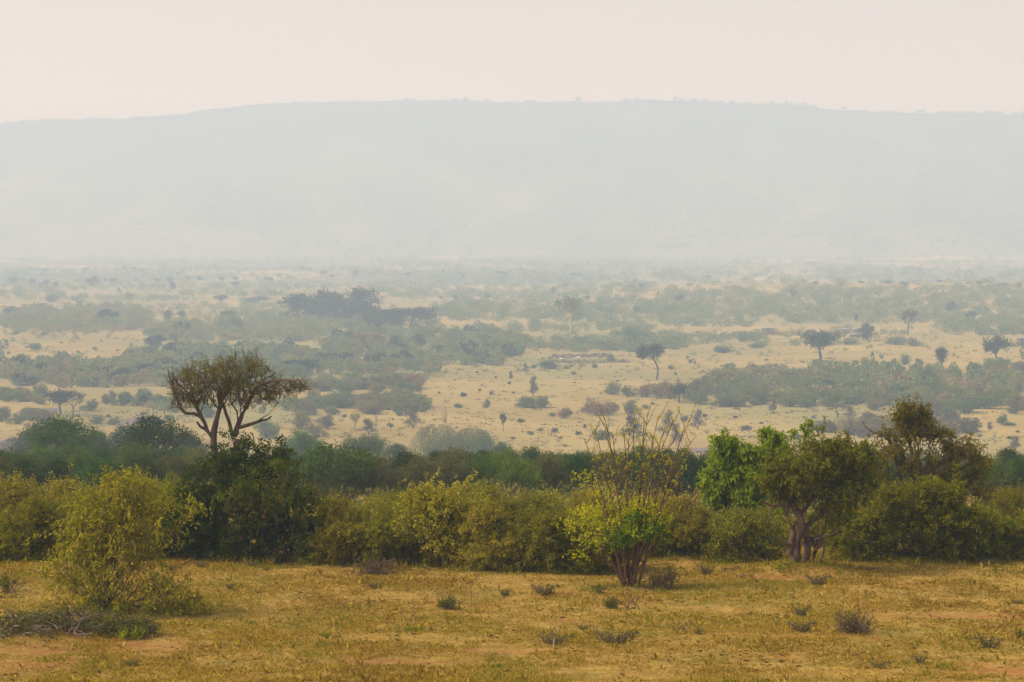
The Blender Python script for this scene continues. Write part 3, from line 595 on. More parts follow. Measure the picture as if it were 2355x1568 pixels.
def hedge_bush(kind, shape, px, base, w, top, y, label, group='bushes of the hedge along the crest'):
    key = (kind, shape)
    if base is not None: p = hit(px, base)
    else: p = at(px, 900, y); p[2] = float(height(p[0], p[1])) - .05
    s = p[1] / F; H = (CAMZ + ray(px, top)[2] / ray(px, top)[1] * p[1]) - p[2]; H = max(H, .8)
    sc = (w * s * 1.3 / 3.7, min(w * s, 3.6) / 3.7 if w * s > 3 else .8, H / 3.0); rz = random.Random(int(px * 7 + top)).choice([0, math.pi, .5, -.5, 2.7])
    if key not in PROTO:
        st, lf = hedge_proto(100 + shape * 7 + len(kind), M[kind]); o = root('hedge_bush', tuple(p), label, 'bush', group, rz, sc)
        link('stems', st, o); link('foliage', lf, o); PROTO[key] = o
    else: copy_tree(PROTO[key], tuple(p), rz, sc, label, group)
KN = {'gold': 'golden-olive', 'olive': 'dull olive', 'ygreen': 'yellow-green'}
ORD = ['leftmost', 'second', 'third', 'fourth', 'fifth', 'sixth', 'seventh', 'eighth', 'ninth', 'tenth', '11th', '12th', '13th', '14th', '15th', '16th', '17th', '18th', '19th', '20th', '21st', '22nd', '23rd', '24th', '25th', '26th', '27th', '28th', '29th', '30th']
def ordl(i, n):
    if n == 1: return 'only'
    return 'leftmost' if i == 0 else ('rightmost' if i == n - 1 else ORD[i] + ' from left')
HEDGE = [  # kind, shape, px, base (None = hidden), width, top, y, place
 ('front hedge row behind the sunny bush', [('ygreen', 0, 60, 1286, 200, 1135, 0), ('olive', 1, 185, 1282, 150, 1150, 0), ('gold', 2, 300, 1280, 150, 1165, 0), ('dull', 3, -60, 1286, 160, 1140, 0)]),
 ('back hedge row left of the dark thicket', [('gold', 1, 30, None, 190, 1082, 108), ('gold', 2, 140, None, 190, 1080, 110), ('olive', 0, 240, None, 150, 1092, 108), ('gold', 3, 330, None, 170, 1088, 106), ('ygreen', 2, 408, None, 95, 1085, 103.5), ('olive', 3, -70, None, 180, 1088, 109)]),
 ('front hedge row right of the dark thicket', [('gold', 3, 785, 1288, 150, 1135, 0), ('gold', 0, 860, 1290, 150, 1140, 0), ('olive', 1, 925, 1292, 130, 1135, 0)]),
 ('back hedge row right of the dark thicket', [('gold', 0, 765, None, 150, 1122, 106), ('gold', 2, 850, None, 170, 1125, 107), ('olive', 1, 935, None, 150, 1120, 108)]),
 ('front hedge row left of the budding shrub', [('gold', 1, 1120, 1311, 170, 1145, 0), ('olive', 2, 1215, 1313, 170, 1150, 0), ('ygreen', 3, 1305, 1313, 170, 1165, 0), ('ygreen', 1, 1390, 1311, 140, 1180, 0)]),
 ('back hedge row behind the budding shrub', [('gold', 3, 1105, None, 150, 1112, 103), ('olive', 0, 1180, None, 150, 1112, 104), ('gold', 2, 1265, None, 160, 1108, 105), ('gold', 1, 1350, None, 150, 1112, 104), ('olive', 3, 1440, None, 160, 1120, 105), ('gold', 0, 1520, None, 150, 1115, 104)]),
 ('hedge between budding shrub and gnarled tree', [('olive', 1, 1500, 1272, 110, 1165, 0), ('gold', 2, 1570, 1270, 140, 1125, 0), ('olive', 3, 1625, 1267, 110, 1140, 0), ('olive', 0, 1660, None, 120, 1165, 102.5), ('olive', 2, 1770, None, 150, 1160, 102.5)]),
 ('hedge behind the gnarled tree', [('olive', 3, 1850, None, 140, 1150, 102), ('ygreen', 0, 1950, 1282, 120, 1150, 0), ('gold', 1, 2010, None, 170, 1135, 103)]),
 ('hedge right of the brown-leaved tree', [('olive', 2, 2245, 1282, 120, 1150, 0), ('ygreen', 1, 2310, 1283, 140, 1175, 0), ('gold', 0, 2290, None, 150, 1118, 104), ('olive', 1, 2370, None, 150, 1110, 105), ('gold', 3, 2400, 1284, 130, 1160, 0), ('olive', 0, 2200, None, 150, 1130, 103)]),
]
def build_hedge():
    for place, lst in HEDGE:
        lst = [(('olive' if k[0] == 'dull' else k[0]),) + k[1:] for k in lst]
        for kind in ('gold', 'olive', 'ygreen'):
            sub = sorted([k for k in lst if k[0] == kind], key=lambda k: k[2])
            for i, (kd, sh, px, base, w, top, y) in enumerate(sub):
                pre = '' if len(sub) == 1 else ordl(i, len(sub)) + ' '
                hedge_bush(kd, sh, px, base, w, top, y, f"{pre}{KN[kd]} bush in the {place}")
build_hedge()

# thicket and weeds: the hedge going on past both ends of the frame, and rough growth at its foot
def build_thicket_mass():
    rng = np.random.default_rng(55); V = []; Q = []; T = []; n0 = 0
    for side in (-1, 1):
        for k in range(9):
            src = [o for o in PROTO.values()][(k + (side > 0)) % len(PROTO)]; me = [c for c in src.children if c.name.startswith('foliage')][0].data
            v = np.empty(len(me.vertices) * 3, np.float32); me.vertices.foreach_get('co', v); v = v.reshape(-1, 3); q = np.empty(len(me.loops), np.int32); me.loops.foreach_get('vertex_index', q)
            t = np.empty(len(me.polygons), np.float32); me.attributes['tint'].data.foreach_get('value', t)
            x = side * (21.5 + k * 2.1); y = 98 + rng.uniform(0, 6); sc = rng.uniform(.75, 1.0); z = float(height(x, y)); V.append(v * np.array([sc, sc * .8, sc * .85]) + np.array([x, y, z])); Q.append(q.reshape(-1, 4) + n0); n0 += len(v); T.append(t)
    Q = np.concatenate(Q); tag(link('thicket', mk_mesh('thicket', np.concatenate(V), Q, np.concatenate(T), np.zeros(len(Q)), M['olive'])), kind='stuff')
build_thicket_mass()
def build_weeds():
    rng = np.random.default_rng(56); C = []
    feet = [(o.location.x, o.location.y, .9 * o.scale.x * 1.8) for o in scene.objects if o.parent is None and o.name.startswith(('hedge_bush', 'leafy_bush', 'evergreen_thicket', 'gnarled', 'budding')) and o.location.y < 101.5]
    for (x, y, w) in feet:
        w = min(2.4, max(.8, w))
        for _ in range(26): C.append((x + rng.uniform(-w, w), y - rng.uniform(.1, 1.3) * rng.uniform(.3, 1), rng.uniform(.10, .42)))
    C = np.array(C); n = len(C); m = 34; z = height(C[:, 0], C[:, 1]); h = C[:, 2][:, None, None]
    d = unit(rng.normal(size=(n, m, 3)) * np.array([1, 1, .5]) + np.array([0, 0, .6])); p = np.stack([C[:, 0], C[:, 1], z], -1)[:, None] + d * h * rng.random((n, m, 1)) * np.array([1, 1, 1.1])
    g = Geo(); leaves(g, rng, p.reshape(-1, 3), (d + rng.normal(size=d.shape) * .5).reshape(-1, 3), rng.uniform(.05, .11, n * m), .4); tag(link('weeds', g.mesh('weeds', M['olive'])), kind='stuff')
build_weeds()

# ------------------------------------------------------------------ belt of riverine trees below the crest
def round_tree_proto(seed, leaf, n=260, nl=14, size=.42, name='riverine'):
    """unit tree: 2 m wide crown, 1.6 m tall in all; scaled by the copy"""
    rng = np.random.default_rng(seed); E = []
    for k in range(11):
        a = rng.uniform(0, 2 * np.pi); r = rng.uniform(.1, .72); h = 1.12 - .55 * r * r + rng.uniform(-.12, .1)
        E.append((r * math.cos(a), r * math.sin(a), h, rng.uniform(.26, .42), rng.uniform(.26, .42), rng.uniform(.2, .34), 1.))
    E.append((0, 0, .75, .8, .8, .42, 2.))
    P, D = lobes(rng, E, n, 7, .45, .55)
    b = Geo(); g = Geo(); pl, rr = skeleton(rng, [(-.05, 0, 0), (.06, .03, 0)], P[::3], [4, 3], .055, .12, .6, .006, n=5); tubes(b, pl, rr, 4)
    foliage(g, rng, P, D, .14, nl, size / 8., .6, .4, .1, .5, .7, 0, tj=.5, scat=.9)
    return b.mesh(name + '_trunk', M['bark_dark'], True), g.mesh(name + '_crown', leaf)
RT = {}
def top_place(px, top, w, hw=.78, lo=175, hi=520):
    ys = np.linspace(lo, hi, 260); d = ray(px, top); zt = CAMZ + d[2] / d[1] * ys
    H = w * ys / F * hw; x = d[0] / d[1] * ys
    g_ = height(x, ys); err = np.abs((g_ + H) - zt); i = int(np.argmin(err))
    return np.array([x[i], ys[i], g_[i] - .3]), ys[i] / F, max(3., zt[i] - g_[i] + .3)
def river_tree(kind, px, top, w, label, hw=.78):
    p, s, H = top_place(px, top, w, hw); r = random.Random(int(px * 3 + top)); v = r.randrange(3); key = (kind, v)
    sc = (w * s / 1.75, w * s / 1.75, H / 1.42); rz = r.uniform(0, 6.28)
    if key not in RT:
        tm, cm = round_tree_proto(300 + v * 5 + len(kind), M[kind], n=620, nl=16, size=.40)
        o = root('riverine_tree', tuple(p), label, 'tree', 'round-crowned trees in the belt below the crest', rz, sc)
        link('trunk', tm, o); link('crown', cm, o); RT[key] = o
    else: copy_tree(RT[key], tuple(p), rz, sc, label, 'round-crowned trees in the belt below the crest')
KR = {'river': 'dark green', 'riverlight': 'brighter green', 'riverolive': 'olive-green'}
RIVER = [
 ('upper row left of the thorn tree', [('river', 145, 963, 170), ('river', 85, 985, 110), ('river', 215, 985, 80), ('river', 350, 970, 170), ('river', 290, 988, 110), ('river', 425, 1000, 110)]),
 ('lower row left of the thorn tree', [('river', -20, 1030, 120), ('river', 45, 1035, 110), ('riverlight', 110, 1030, 110), ('river', 175, 1022, 120), ('river', 245, 1030, 110), ('river', 310, 1028, 120), ('river', 375, 1035, 110), ('riverlight', 425, 1032, 80)]),
 ("row just behind the hedge's left end", [('riverolive', -10, 1066, 130), ('river', 55, 1062, 130), ('river', 130, 1066, 120), ('riverlight', 190, 1060, 90), ('river', 240, 1062, 130), ('river', 320, 1062, 130), ('riverolive', 395, 1060, 110), ('riverolive', 450, 1062, 90)]),
 ('group right of the thorn tree', [('riverlight', 700, 993, 100), ('river', 665, 1030, 70), ('river', 770, 1020, 190), ('river', 840, 998, 100), ('river', 715, 1050, 110), ('riverlight', 745, 1035, 70), ('river', 840, 1050, 100), ('riverolive', 800, 1082, 130), ('riverolive', 870, 1092, 120), ('river', 740, 1080, 110), ('river', 915, 1022, 70)]),
 ("group below the twiggy domes", [('river', 935, 1052, 110), ('riverolive', 955, 1078, 120), ('river', 1010, 1050, 90), ('riverolive', 1055, 1034, 115), ('river', 1110, 1048, 90), ('river', 1155, 1022, 60), ('riverlight', 1165, 1045, 110), ('riverolive', 1040, 1092, 120), ('riverolive', 1010, 1075, 100), ('riverlight', 1110, 1085, 100), ('riverlight', 1185, 1073, 130), ('river', 1220, 1045, 90), ('river', 1275, 1040, 100), ('river', 1330, 1052, 80), ('river', 1270, 1066, 120), ('riverolive', 1260, 1090, 110), ('river', 1335, 1085, 110), ('river', 1085, 1064, 90)]),
 ('group behind the budding shrub', [('river', 1400, 1052, 90), ('river', 1475, 1036, 80), ('river', 1525, 1040, 90), ('river', 1440, 1068, 100), ('river', 1570, 1058, 80), ('river', 1500, 1075, 110), ('river', 1590, 1080, 110), ('riverolive', 1390, 1090, 110), ('riverolive', 1555, 1092, 110)]),
 ("row behind the gnarled tree", [('river', 1640, 1066, 90), ('river', 1700, 1075, 100), ('river', 1780, 1078, 110), ('riverolive', 1850, 1085, 110), ('river', 1930, 1072, 110), ('river', 2010, 1076, 110), ('river', 2090, 1085, 110), ('riverolive', 2170, 1085, 110)]),
 ("group at the belt's right end", [('river', 2240, 1078, 100), ('river', 2315, 1045, 80), ('river', 2350, 1070, 90), ('riverlight', 2290, 1085, 100), ('river', 2350, 1098, 100), ('river', 2420, 1060, 100)]),
]
def build_river():
    for place, lst in RIVER:
        for kind in ('river', 'riverlight', 'riverolive'):
            sub = sorted([k for k in lst if k[0] == kind], key=lambda k: k[1])
            for i, (kd, px, top, w) in enumerate(sub):
                pre = '' if len(sub) == 1 else ordl(i, len(sub)) + ' '
                river_tree(kd, px, top, w, f"{pre}{KR[kd]} tree in the {place}")
build_river()
# low undergrowth filling the dip between hedge and trees
def build_undergrowth():
    rng = np.random.default_rng(77); g = Geo(); n = 1300
    y = rng.uniform(112, 560, n); x = rng.uniform(-.3, .3, n) * y; z = height(x, y)
    c = np.stack([x, y, z], -1); k = 130; r = rng.uniform(.9, 2.2, n)[:, None, None] * (.6 + y / 500)[:, None, None]
    d = unit(rng.normal(size=(n, k, 3))); d[..., 2] = np.abs(d[..., 2]) * .8
    p = c[:, None] + d * r * (.6 + .4 * rng.random((n, k, 1)))
    leaves(g, rng, p.reshape(-1, 3), (d + rng.normal(size=d.shape) * .6).reshape(-1, 3), (r * np.ones((n, k, 1))).ravel() * .17, .7)
    tag(link('undergrowth', g.mesh('undergrowth', M['riverolive'])), kind='stuff')
build_undergrowth()

# ------------------------------------------------------------------ the twiggy straw-coloured domes
def build_domes():
    for k, (bx, by, cx, cy, rx, ry, label) in enumerate([(1005, 1052, 1000, 1010, 66, 60, 'larger left dome of drooping straw-coloured twigs over a green heart, on the near plain'),
                                                         (1085, 1052, 1085, 1012, 52, 50, 'smaller right dome of drooping straw-coloured twigs, touching the larger one')]):
        rng = np.random.default_rng(60 + k); o, s, p = hero('twiggy_dome_tree', label, 'tree', bx, by, 'twiggy domed trees on the near plain')
        W = rx * s; H = (by - cy + ry * .62) * s; n = 240; ph = rng.uniform(0, 2 * np.pi, n); el = rng.uniform(.15, 1.45, n)
        S = np.stack([W * .8 * np.cos(ph) * np.cos(el), W * .8 * np.sin(ph) * np.cos(el), H * (.35 + .62 * np.sin(el))], -1)
        out = unit(np.stack([np.cos(ph), np.sin(ph), 0 * ph], -1)); L = rng.uniform(.35, .8, n)[:, None] * H; t = np.linspace(0, 1, 7)[None, :, None]
        P = S[:, None] + out[:, None] * L[:, None] * .45 * t + np.array([0, 0, 1.]) * (L[:, None] * .35 * t - L[:, None] * 1.15 * t ** 2) + rng.normal(size=(n, 7, 3)) * .12
        b = Geo(); tubes(b, P, np.full((n, 7), .04) * np.linspace(1, .5, 7), 3)
        pl, rr = skeleton(rng, [(0, 0, 0), (.3, 0, 0)], S[::3], [4, 3], .25, .1, .6, .05); tubes(b, pl, rr, 4)
        if k == 0:
            for _ in range(6):
                a = np.array([W * .25 + rng.normal() * .2, 0, H]); q = a + np.linspace(0, 1, 6)[:, None] * np.array([rng.normal() * .5, 0, H * rng.uniform(.3, .6)]) + rng.normal(size=(6, 3)) * .12; tubes(b, [q], [np.linspace(.09, .03, 6)], 4)
        g = Geo(); Pp, D = lobes(rng, [(0, 0, H * .4, W * .85, W * .85, H * .52, 1), (-W * .3, 0, H * .5, W * .5, W * .5, H * .4, .5), (W * .35, 0, H * .4, W * .5, W * .5, H * .4, .5)], 1100, 9, .5, .5)
        foliage(g, rng, Pp, D, .9, 12, .30, .5, 0, .5, .5, .7, 0, scat=1.)
        link('branches', b.mesh('dome_twigs', M['vinetwig'], True), o); link('crown', g.mesh('dome_leaves', M['riverlight']), o)
build_domes()

# ------------------------------------------------------------------ single trees of the plain (built at unit size 1 m tall, 1 m wide crown)
def unit_tree(seed, kind, shape, name='plain'):
    rng = np.random.default_rng(seed); b = Geo(); g = Geo(); n = 170; nl = 9; size = .055; ks = [3, 3]; rts = [(0, 0, 0)]; r0 = .035; sk = 2; leafy = 1.; up = .3
    if shape == 'umb':      E = [(0, 0, .80, .45, .42, .12, 1.6), (-.24, .05, .76, .24, .24, .13, .8), (.26, 0, .77, .22, .24, .13, .8), (-.05, 0, .62, .18, .2, .12, .4), (.14, 0, .58, .16, .16, .12, .3)]; n = 300
    elif shape == 'flatumb': E = [(0, 0, .84, .48, .45, .09, 2), (-.25, 0, .72, .24, .24, .1, .9), (.25, 0, .7, .2, .24, .12, .8), (.38, 0, .62, .12, .2, .1, .4), (-.1, 0, .5, .28, .25, .12, .8)]; n = 380; rts = [(-.05, 0, 0), (.1, .05, 0)]
    elif shape == 'dome':   E = [(0, 0, .62, .5, .45, .34, 2), (-.1, 0, .8, .3, .3, .18, 1), (.2, 0, .66, .28, .28, .2, 1), (0, 0, .3, .4, .4, .25, .7)]; n = 300
    elif shape == 'dense':  E = [(0, 0, .5, .46, .44, .4, 2), (-.2, .1, .62, .28, .28, .3, 1), (.2, 0, .6, .28, .28, .32, 1), (0, 0, .75, .25, .25, .22, .6), (0, 0, .28, .4, .4, .22, .8)]; n = 320
    elif shape == 'round':  E = [(0, 0, .72, .42, .4, .26, 1.5), (-.15, 0, .6, .28, .28, .2, .6), (.2, 0, .68, .28, .28, .2, .7)]; n = 230
    elif shape == 'vase':   E = [(-.28, 0, .82, .2, .2, .14, 1), (.3, 0, .78, .2, .2, .14, 1), (0, .1, .9, .22, .2, .1, .8), (.1, -.1, .66, .22, .2, .14, .6), (-.15, 0, .6, .16, .16, .12, .4)]; n = 200
    elif shape == 'sparse': E = [(-.3, 0, .84, .2, .2, .09, 1), (.26, 0, .86, .24, .2, .09, 1), (0, .1, .74, .2, .2, .1, .6), (.38, 0, .66, .12, .12, .08, .4), (-.38, 0, .62, .14, .14, .08, .4), (.05, 0, .95, .2, .2, .05, .4)]; n = 130; nl = 6
    elif shape == 'bareumb': E = [(0, 0, .9, .5, .45, .06, 2), (-.35, 0, .82, .15, .2, .05, .6), (.35, 0, .84, .15, .2, .05, .6)]; n = 150; nl = 3; sk = 1; size = .035; up = .1
    elif shape == 'lean':   E = [(-.10, 0, .84, .34, .3, .15, 1.4), (.24, 0, .82, .24, .24, .13, .9), (-.32, 0, .72, .14, .2, .07, .4)]; n = 260
    elif shape == 'tier':   E = [(rng.uniform(-.12, .12), 0, z, .46 * (1.15 - z * .75), .42 * (1.15 - z * .75), .045, 1.2 - z * .6) for z in (.28, .4, .52, .64, .76, .88, .97)]; n = 210; nl = 7; ks = [5, 3]; up = 0; r0 = .03
    elif shape == 'thin':   E = [(rng.uniform(-.25, .25), 0, z, .3, .3, .05, 1) for z in (.3, .5, .65, .8, .95)]; n = 60; nl = 4; size = .045; r0 = .02
    elif shape == 'bush':   E = [(rng.uniform(-.25, .25), rng.uniform(-.25, .25), rng.uniform(.4, .62), rng.uniform(.22, .34), .28, rng.uniform(.24, .36), 1) for _ in range(6)] + [(0, 0, .26, .42, .42, .25, 1.6)]; n = 210; nl = 10; rts = [(-.1, 0, 0), (.1, .05, 0), (0, -.1, 0)]; r0 = .02; size = .07
    P, D = lobes(rng, E, n, 6, .45, .4)
    if shape == 'lean':
        t = np.linspace(0, 1, 8); q = np.stack([.26 - .02 * t + .09 * np.sin(t * 3.) - .17 * t ** 3, 0 * t, t * .66], -1); tubes(b, [q], [np.linspace(.045, .028, 8)], 6)
        pl, rr = skeleton(rng, [tuple(q[-1])], P[::2], [3, 3], .028, .12, .6, .006, n=5)
    else:
        if shape in ('umb', 'round', 'sparse', 'vase', 'bareumb'):
            hh = {'umb': .36, 'round': .4, 'sparse': .34, 'vase': .25, 'bareumb': .3}[shape]; t = np.linspace(0, 1, 6); q = np.stack([.03 * np.sin(t * 4), 0 * t, t * hh], -1); tubes(b, [q], [np.linspace(.042, .032, 6)], 6); rts = [tuple(q[-1])]
        pl, rr = skeleton(rng, rts, P[::sk], ks, r0, .12, .6, .007 if shape != 'bareumb' else .006, up, n=5)
    tubes(b, pl, rr, 4)
    foliage(g, rng, P, D, .10, nl, size, .6, .3, 0, .5, .7, 0, tj=.5, scat=.8)
    return b, g
UT = {}
def plant(kind, shape, var, loc, w, h, name, label, cat, group, rz=0, parts=True, bark='bark_dark'):
    key = (kind, shape, var, parts, name); w = w * 1.2; h = h * 1.08
    if key not in UT:
        b, g = unit_tree(500 + var * 13 + len(shape) * 3, kind, shape)
        if parts:
            o = root(name, tuple(loc), label, cat, group, rz, (w, w, h)); link('trunk' if cat == 'tree' else 'stems', b.mesh(shape + '_wood', M[bark], True), o); link('crown' if cat == 'tree' else 'foliage', g.mesh(shape + '_leaf', M[kind]), o)
        else:
            v1, q1, t1, m1 = g.arrays(); v2, q2, t2, m2 = b.arrays()
            me = mk_mesh(shape, np.concatenate([v1, v2]), np.concatenate([q1, q2 + len(v1)]), np.concatenate([t1, t2]), np.concatenate([m1 * 0, m2 * 0 + 1]), [M[kind], M[bark]])
            o = link(name, me, None, tuple(loc), rz, (w, w, h)); tag(o, label, cat, group)
        UT[key] = o; return o
    return copy_tree(UT[key], tuple(loc), rz, (w, w, h), label, group, cat)
PT = [  # px, base py, width, height, shape, kind, label
 (1493, 873, 50, 74, 'lean', 's_dark', 'lone tree with a tall bare leaning trunk and small windswept crown on the pale plain', 'bark'),
 (1885, 832, 82, 65, 'umb', 's_dark', 'broad umbrella-crowned tree standing alone on the pale plain before the huts'),
 (2290, 846, 50, 72, 'round', 's_dark', 'tall round-crowned tree near the thorn fence and huts at the edge'),
 (2165, 858, 40, 54, 'vase', 's_dark', 'small many-limbed vase-shaped tree between the umbrella tree and the tall round-crowned tree'),
 (1994, 784, 35, 40, 'dense', 's_dark', 'dense dark tree beside the huts'),
 (2087, 770, 44, 52, 'sparse', 's_dark', 'open-crowned tree with a thin curved trunk beyond the dense dark tree at the huts'),
 (1313, 770, 90, 80, 'sparse', 's_olive', 'large pale thin-leaved tree with spreading bare limbs above the cattle', 'vinetwig'),
 (930, 757, 110, 47, 'flatumb', 's_dark', 'wide flat-topped tree at the right end of the dark grove'),
 (981, 748, 30, 30, 'sparse', 's_dark', 'small tree hanging from the right tip of the wide flat-topped tree'),
 (1450, 794, 78, 38, 'dome', 's_green', 'low dome-shaped green tree behind the cattle field'),
 (845, 818, 80, 50, 'bareumb', 's_rust', 'bare reddish flat-topped tree in the scrub below the grove', 'bark_red'),
 (250, 752, 40, 36, 'lean', 's_dark', 'leaning dark-crowned tree in the far left scrub'),
 (418, 784, 30, 42, 'sparse', 's_dark', 'gaunt forked tree at the end of the left pale field'),
 (542, 766, 38, 38, 'round', 's_olive', 'pale round tree behind the left pale field'),
 (524, 738, 30, 24, 'round', 's_dark', 'dark round tree above the pale round tree'),
 (509, 703, 27, 24, 'umb', 's_dark', 'small umbrella tree on the far pale strip'),
 (297, 699, 18, 24, 'vase', 's_olive', 'slim fan-shaped tree on the far pale strip'),
 (444, 703, 14, 26, 'thin', 's_brown', 'thin bare tree on the far pale strip'),
 (30, 729, 36, 24, 'dense', 's_dark', 'dark round tree at the left edge of the far scrub'),
 (213, 658, 28, 23, 'dense', 's_dark', 'blocky dark tree, largest of the far left trees'),
 (356, 798, 50, 28, 'dense', 's_dark', 'dense dark tree topping the green scrub at the end of the left pale field'),
 (334, 867, 52, 28, 'dome', 's_dark', 'dark domed tree in the left olive thicket'),
 (266, 885, 34, 32, 'dense', 's_dark', 'dark tree at the lower edge of the left olive thicket'),
 (685, 862, 72, 34, 'flatumb', 's_dark', 'wide dark tree behind the thorn tree top'),
 (873, 840, 37, 29, 'dense', 's_dark', 'ball-shaped dark tree under the bare reddish tree'),
 (906, 835, 26, 22, 'dense', 's_dark', 'small dark tree right of the ball-shaped one'),
 (936, 836, 26, 25, 'dense', 's_dark', 'second dark tree right of the ball-shaped one'),
 (1888, 906, 64, 32, 'dome', 's_dark', 'dark green domed tree in the right thicket below the umbrella tree'),
 (2072, 920, 58, 30, 'dome', 's_dark', 'dull dark domed tree in the right thicket'),
 (1562, 927, 42, 46, 'round', 's_dark', 'dark round tree on a short trunk at the left end of the right thicket'),
 (1655, 900, 28, 40, 'tier', 's_green', 'blue-green layered tree in the upper left of the right thicket'),
 (2132, 905, 34, 60, 'round', 's_green', 'upright green tree in the middle of the right thicket'),
 (690, 738, 80, 62, 'dome', 's_dark', 'left shoulder tree of the dark grove'), (735, 735, 80, 66, 'dense', 's_dark', 'twiggy brownish tree in the left half of the dark grove'),
 (778, 742, 70, 62, 'dense', 's_dark', 'middle tree of the dark grove'), (818, 738, 90, 74, 'dense', 's_dark', 'tallest rounded tree of the dark grove'),
 (850, 750, 60, 52, 'dense', 's_dark', 'darkest tree of the grove, in front of the tallest'), (880, 760, 44, 42, 'dense', 's_dark', 'small dark tree between the grove and the wide flat-topped tree'),
 (808, 765, 34, 26, 'dense', 's_green', 'small round tree just in front of the grove'),
 (138, 955, 62, 54, 'umb', 's_dark', 'dark spreading tree on the left green plain behind the riverine trees'), (168, 964, 38, 60, 'sparse', 's_dark', 'upright open tree beside the dark spreading tree on the left green plain'),
 (331, 937, 22, 26, 'round', 's_dark', 'small round tree alone on the left green plain'),
 (612, 1008, 56, 40, 'dense', 's_green', 'dense green tree just right of the thorn tree limbs'),
 (690, 985, 46, 44, 'bush', 's_brown', 'tall brown bush right of the thorn tree'),
 (847, 997, 36, 30, 'tier', 's_dark', 'broad low layered dark tree left of the twiggy domes'), (865, 985, 14, 34, 'thin', 's_purple', 'thin bare tree behind the broad low layered tree'),
 (950, 985, 40, 48, 'tier', 's_purple', 'greyish layered tree behind the larger twiggy dome'),
 (816, 986, 27, 34, 'vase', 's_yellow', 'small fan-shaped yellow-leaved tree on the near plain'), (897, 991, 13, 19, 'round', 's_green', 'tiny green sapling left of the twiggy domes'),
 (1157, 992, 13, 38, 'vase', 's_dark', 'thin crooked sapling right of the twiggy domes'),
 (1455, 1012, 52, 50, 'tier', 's_dark', 'blue-green layered tree seen through the budding shrub'), (1385, 1012, 40, 24, 'bush', 's_green', 'low green bush seen through the left stems of the budding shrub'),
 (1535, 1002, 34, 52, 'tier', 's_purple', 'grey layered tree right of the budding shrub'), (1555, 1025, 30, 46, 'tier', 's_purple', 'second grey layered tree right of the budding shrub, closer to it'),
 (1604, 988, 30, 42, 'tier', 's_purple', 'tidy dark grey layered tree between budding shrub and bright tree'),
 (1777, 950, 22, 30, 'tier', 's_purple', 'small grey layered tree above the bright tree'), (1703, 962, 14, 30, 'thin', 's_purple', 'wispy sapling above the bright tree'),
 (1925, 960, 46, 30, 'sparse', 's_purple', 'low grey spreading tree at the upper edge of the purplish thicket'), (1955, 962, 26, 26, 'tier', 's_purple', 'small grey tree right of the low spreading one'),
 (2333, 1037, 32, 32, 'tier', 's_purple', 'grey layered tree at the right edge of the near plain'), (2285, 1022, 18, 28, 'thin', 's_green', 'thin green sapling left of the grey layered tree at the edge'),
 (2275, 990, 15, 18, 'tier', 's_purple', 'tiny grey tree on the right of the near plain'), (2335, 953, 26, 40, 'tier', 's_purple', 'tall grey layered tree at the right edge of the big thicket'),
 (1226, 912, 24, 42, 'tier', 's_purple', 'grey layered tree rising behind the olive bush in mid-plain'),
 (1208, 858, 15, 20, 'tier', 's_dark', 'small dark layered tree below the cattle'), (1174, 873, 11, 18, 'tier', 's_dark', 'tiny dark layered tree left of the one below the cattle'),
 (1330, 965, 10, 22, 'thin', 's_purple', 'wispy grey sapling below the brown bush'), (1372, 1008, 14, 30, 'thin', 's_purple', 'thin grey dead tree left of the budding shrub tops'), (1398, 990, 12, 32, 'thin', 's_purple', 'thin bare sapling just left of the budding shrub tops'),
 (2186, 717, 24, 24, 'dense', 's_dark', 'dark tree on the right side of the scrubby rise'), (2205, 712, 14, 12, 'dense', 's_green', 'small tree right of the dark tree on the scrubby rise'), (1968, 747, 10, 22, 'vase', 's_dark', 'slim dark tree at the foot of the scrubby rise'),
 (2233, 735, 28, 18, 'dense', 's_dark', 'low dark tree on the pale slope at the right'), (1823, 692, 20, 28, 'round', 's_green', 'upright tree in the middle of the scrubby rise'), (1821, 739, 13, 11, 'dense', 's_green', 'small round tree low on the scrubby rise'),
 (1561, 704, 16, 24, 'vase', 's_dark', 'vase-shaped tree at the left end of the scrubby rise'), (1584, 668, 16, 16, 'sparse', 's_green', 'faint tree on the skyline of the scrubby rise, left part'),
 (1688, 670, 14, 14, 'dense', 's_green', 'round tree on the skyline of the scrubby rise, above the plain'), (1699, 664, 8, 7, 'dense', 's_dark', 'tiny tree on the skyline of the scrubby rise'),
 (2082, 665, 28, 16, 'sparse', 's_green', 'thin spreading tree on the skyline of the scrubby rise, right part'), (2302, 664, 30, 13, 'umb', 's_green', 'umbrella tree on the skyline of the scrubby rise'), (2340, 663, 20, 14, 'dense', 's_green', 'tree at the right end of the skyline of the scrubby rise'),
 (1461, 728, 16, 22, 'vase', 's_green', 'vase-shaped tree in the hazy middle scrub'), (1388, 677, 14, 9, 'dome', 's_dark', 'small dark mound-like tree in the hazy distance'), (1272, 687, 19, 24, 'vase', 's_green', 'pale vase-shaped tree in the hazy distance'),
 (1046, 692, 12, 14, 'round', 's_dark', 'small dark tree on the far pale strip right of the grove'), (385, 738, 20, 24, 'dense', 's_dark', 'dark tree left of two above the gaunt forked tree'), (419, 735, 22, 19, 'round', 's_dark', 'dark tree right of two above the gaunt forked tree'),
 (584, 744, 18, 16, 'dense', 's_dark', 'dark round tree left of the grove, beyond the scrub'), (595, 700, 46, 17, 'dome', 's_dark', 'broad low dark tree left of the grove on the pale strip'), (560, 696, 22, 12, 'dome', 's_green', 'low green tree beside the broad low dark one'),
]
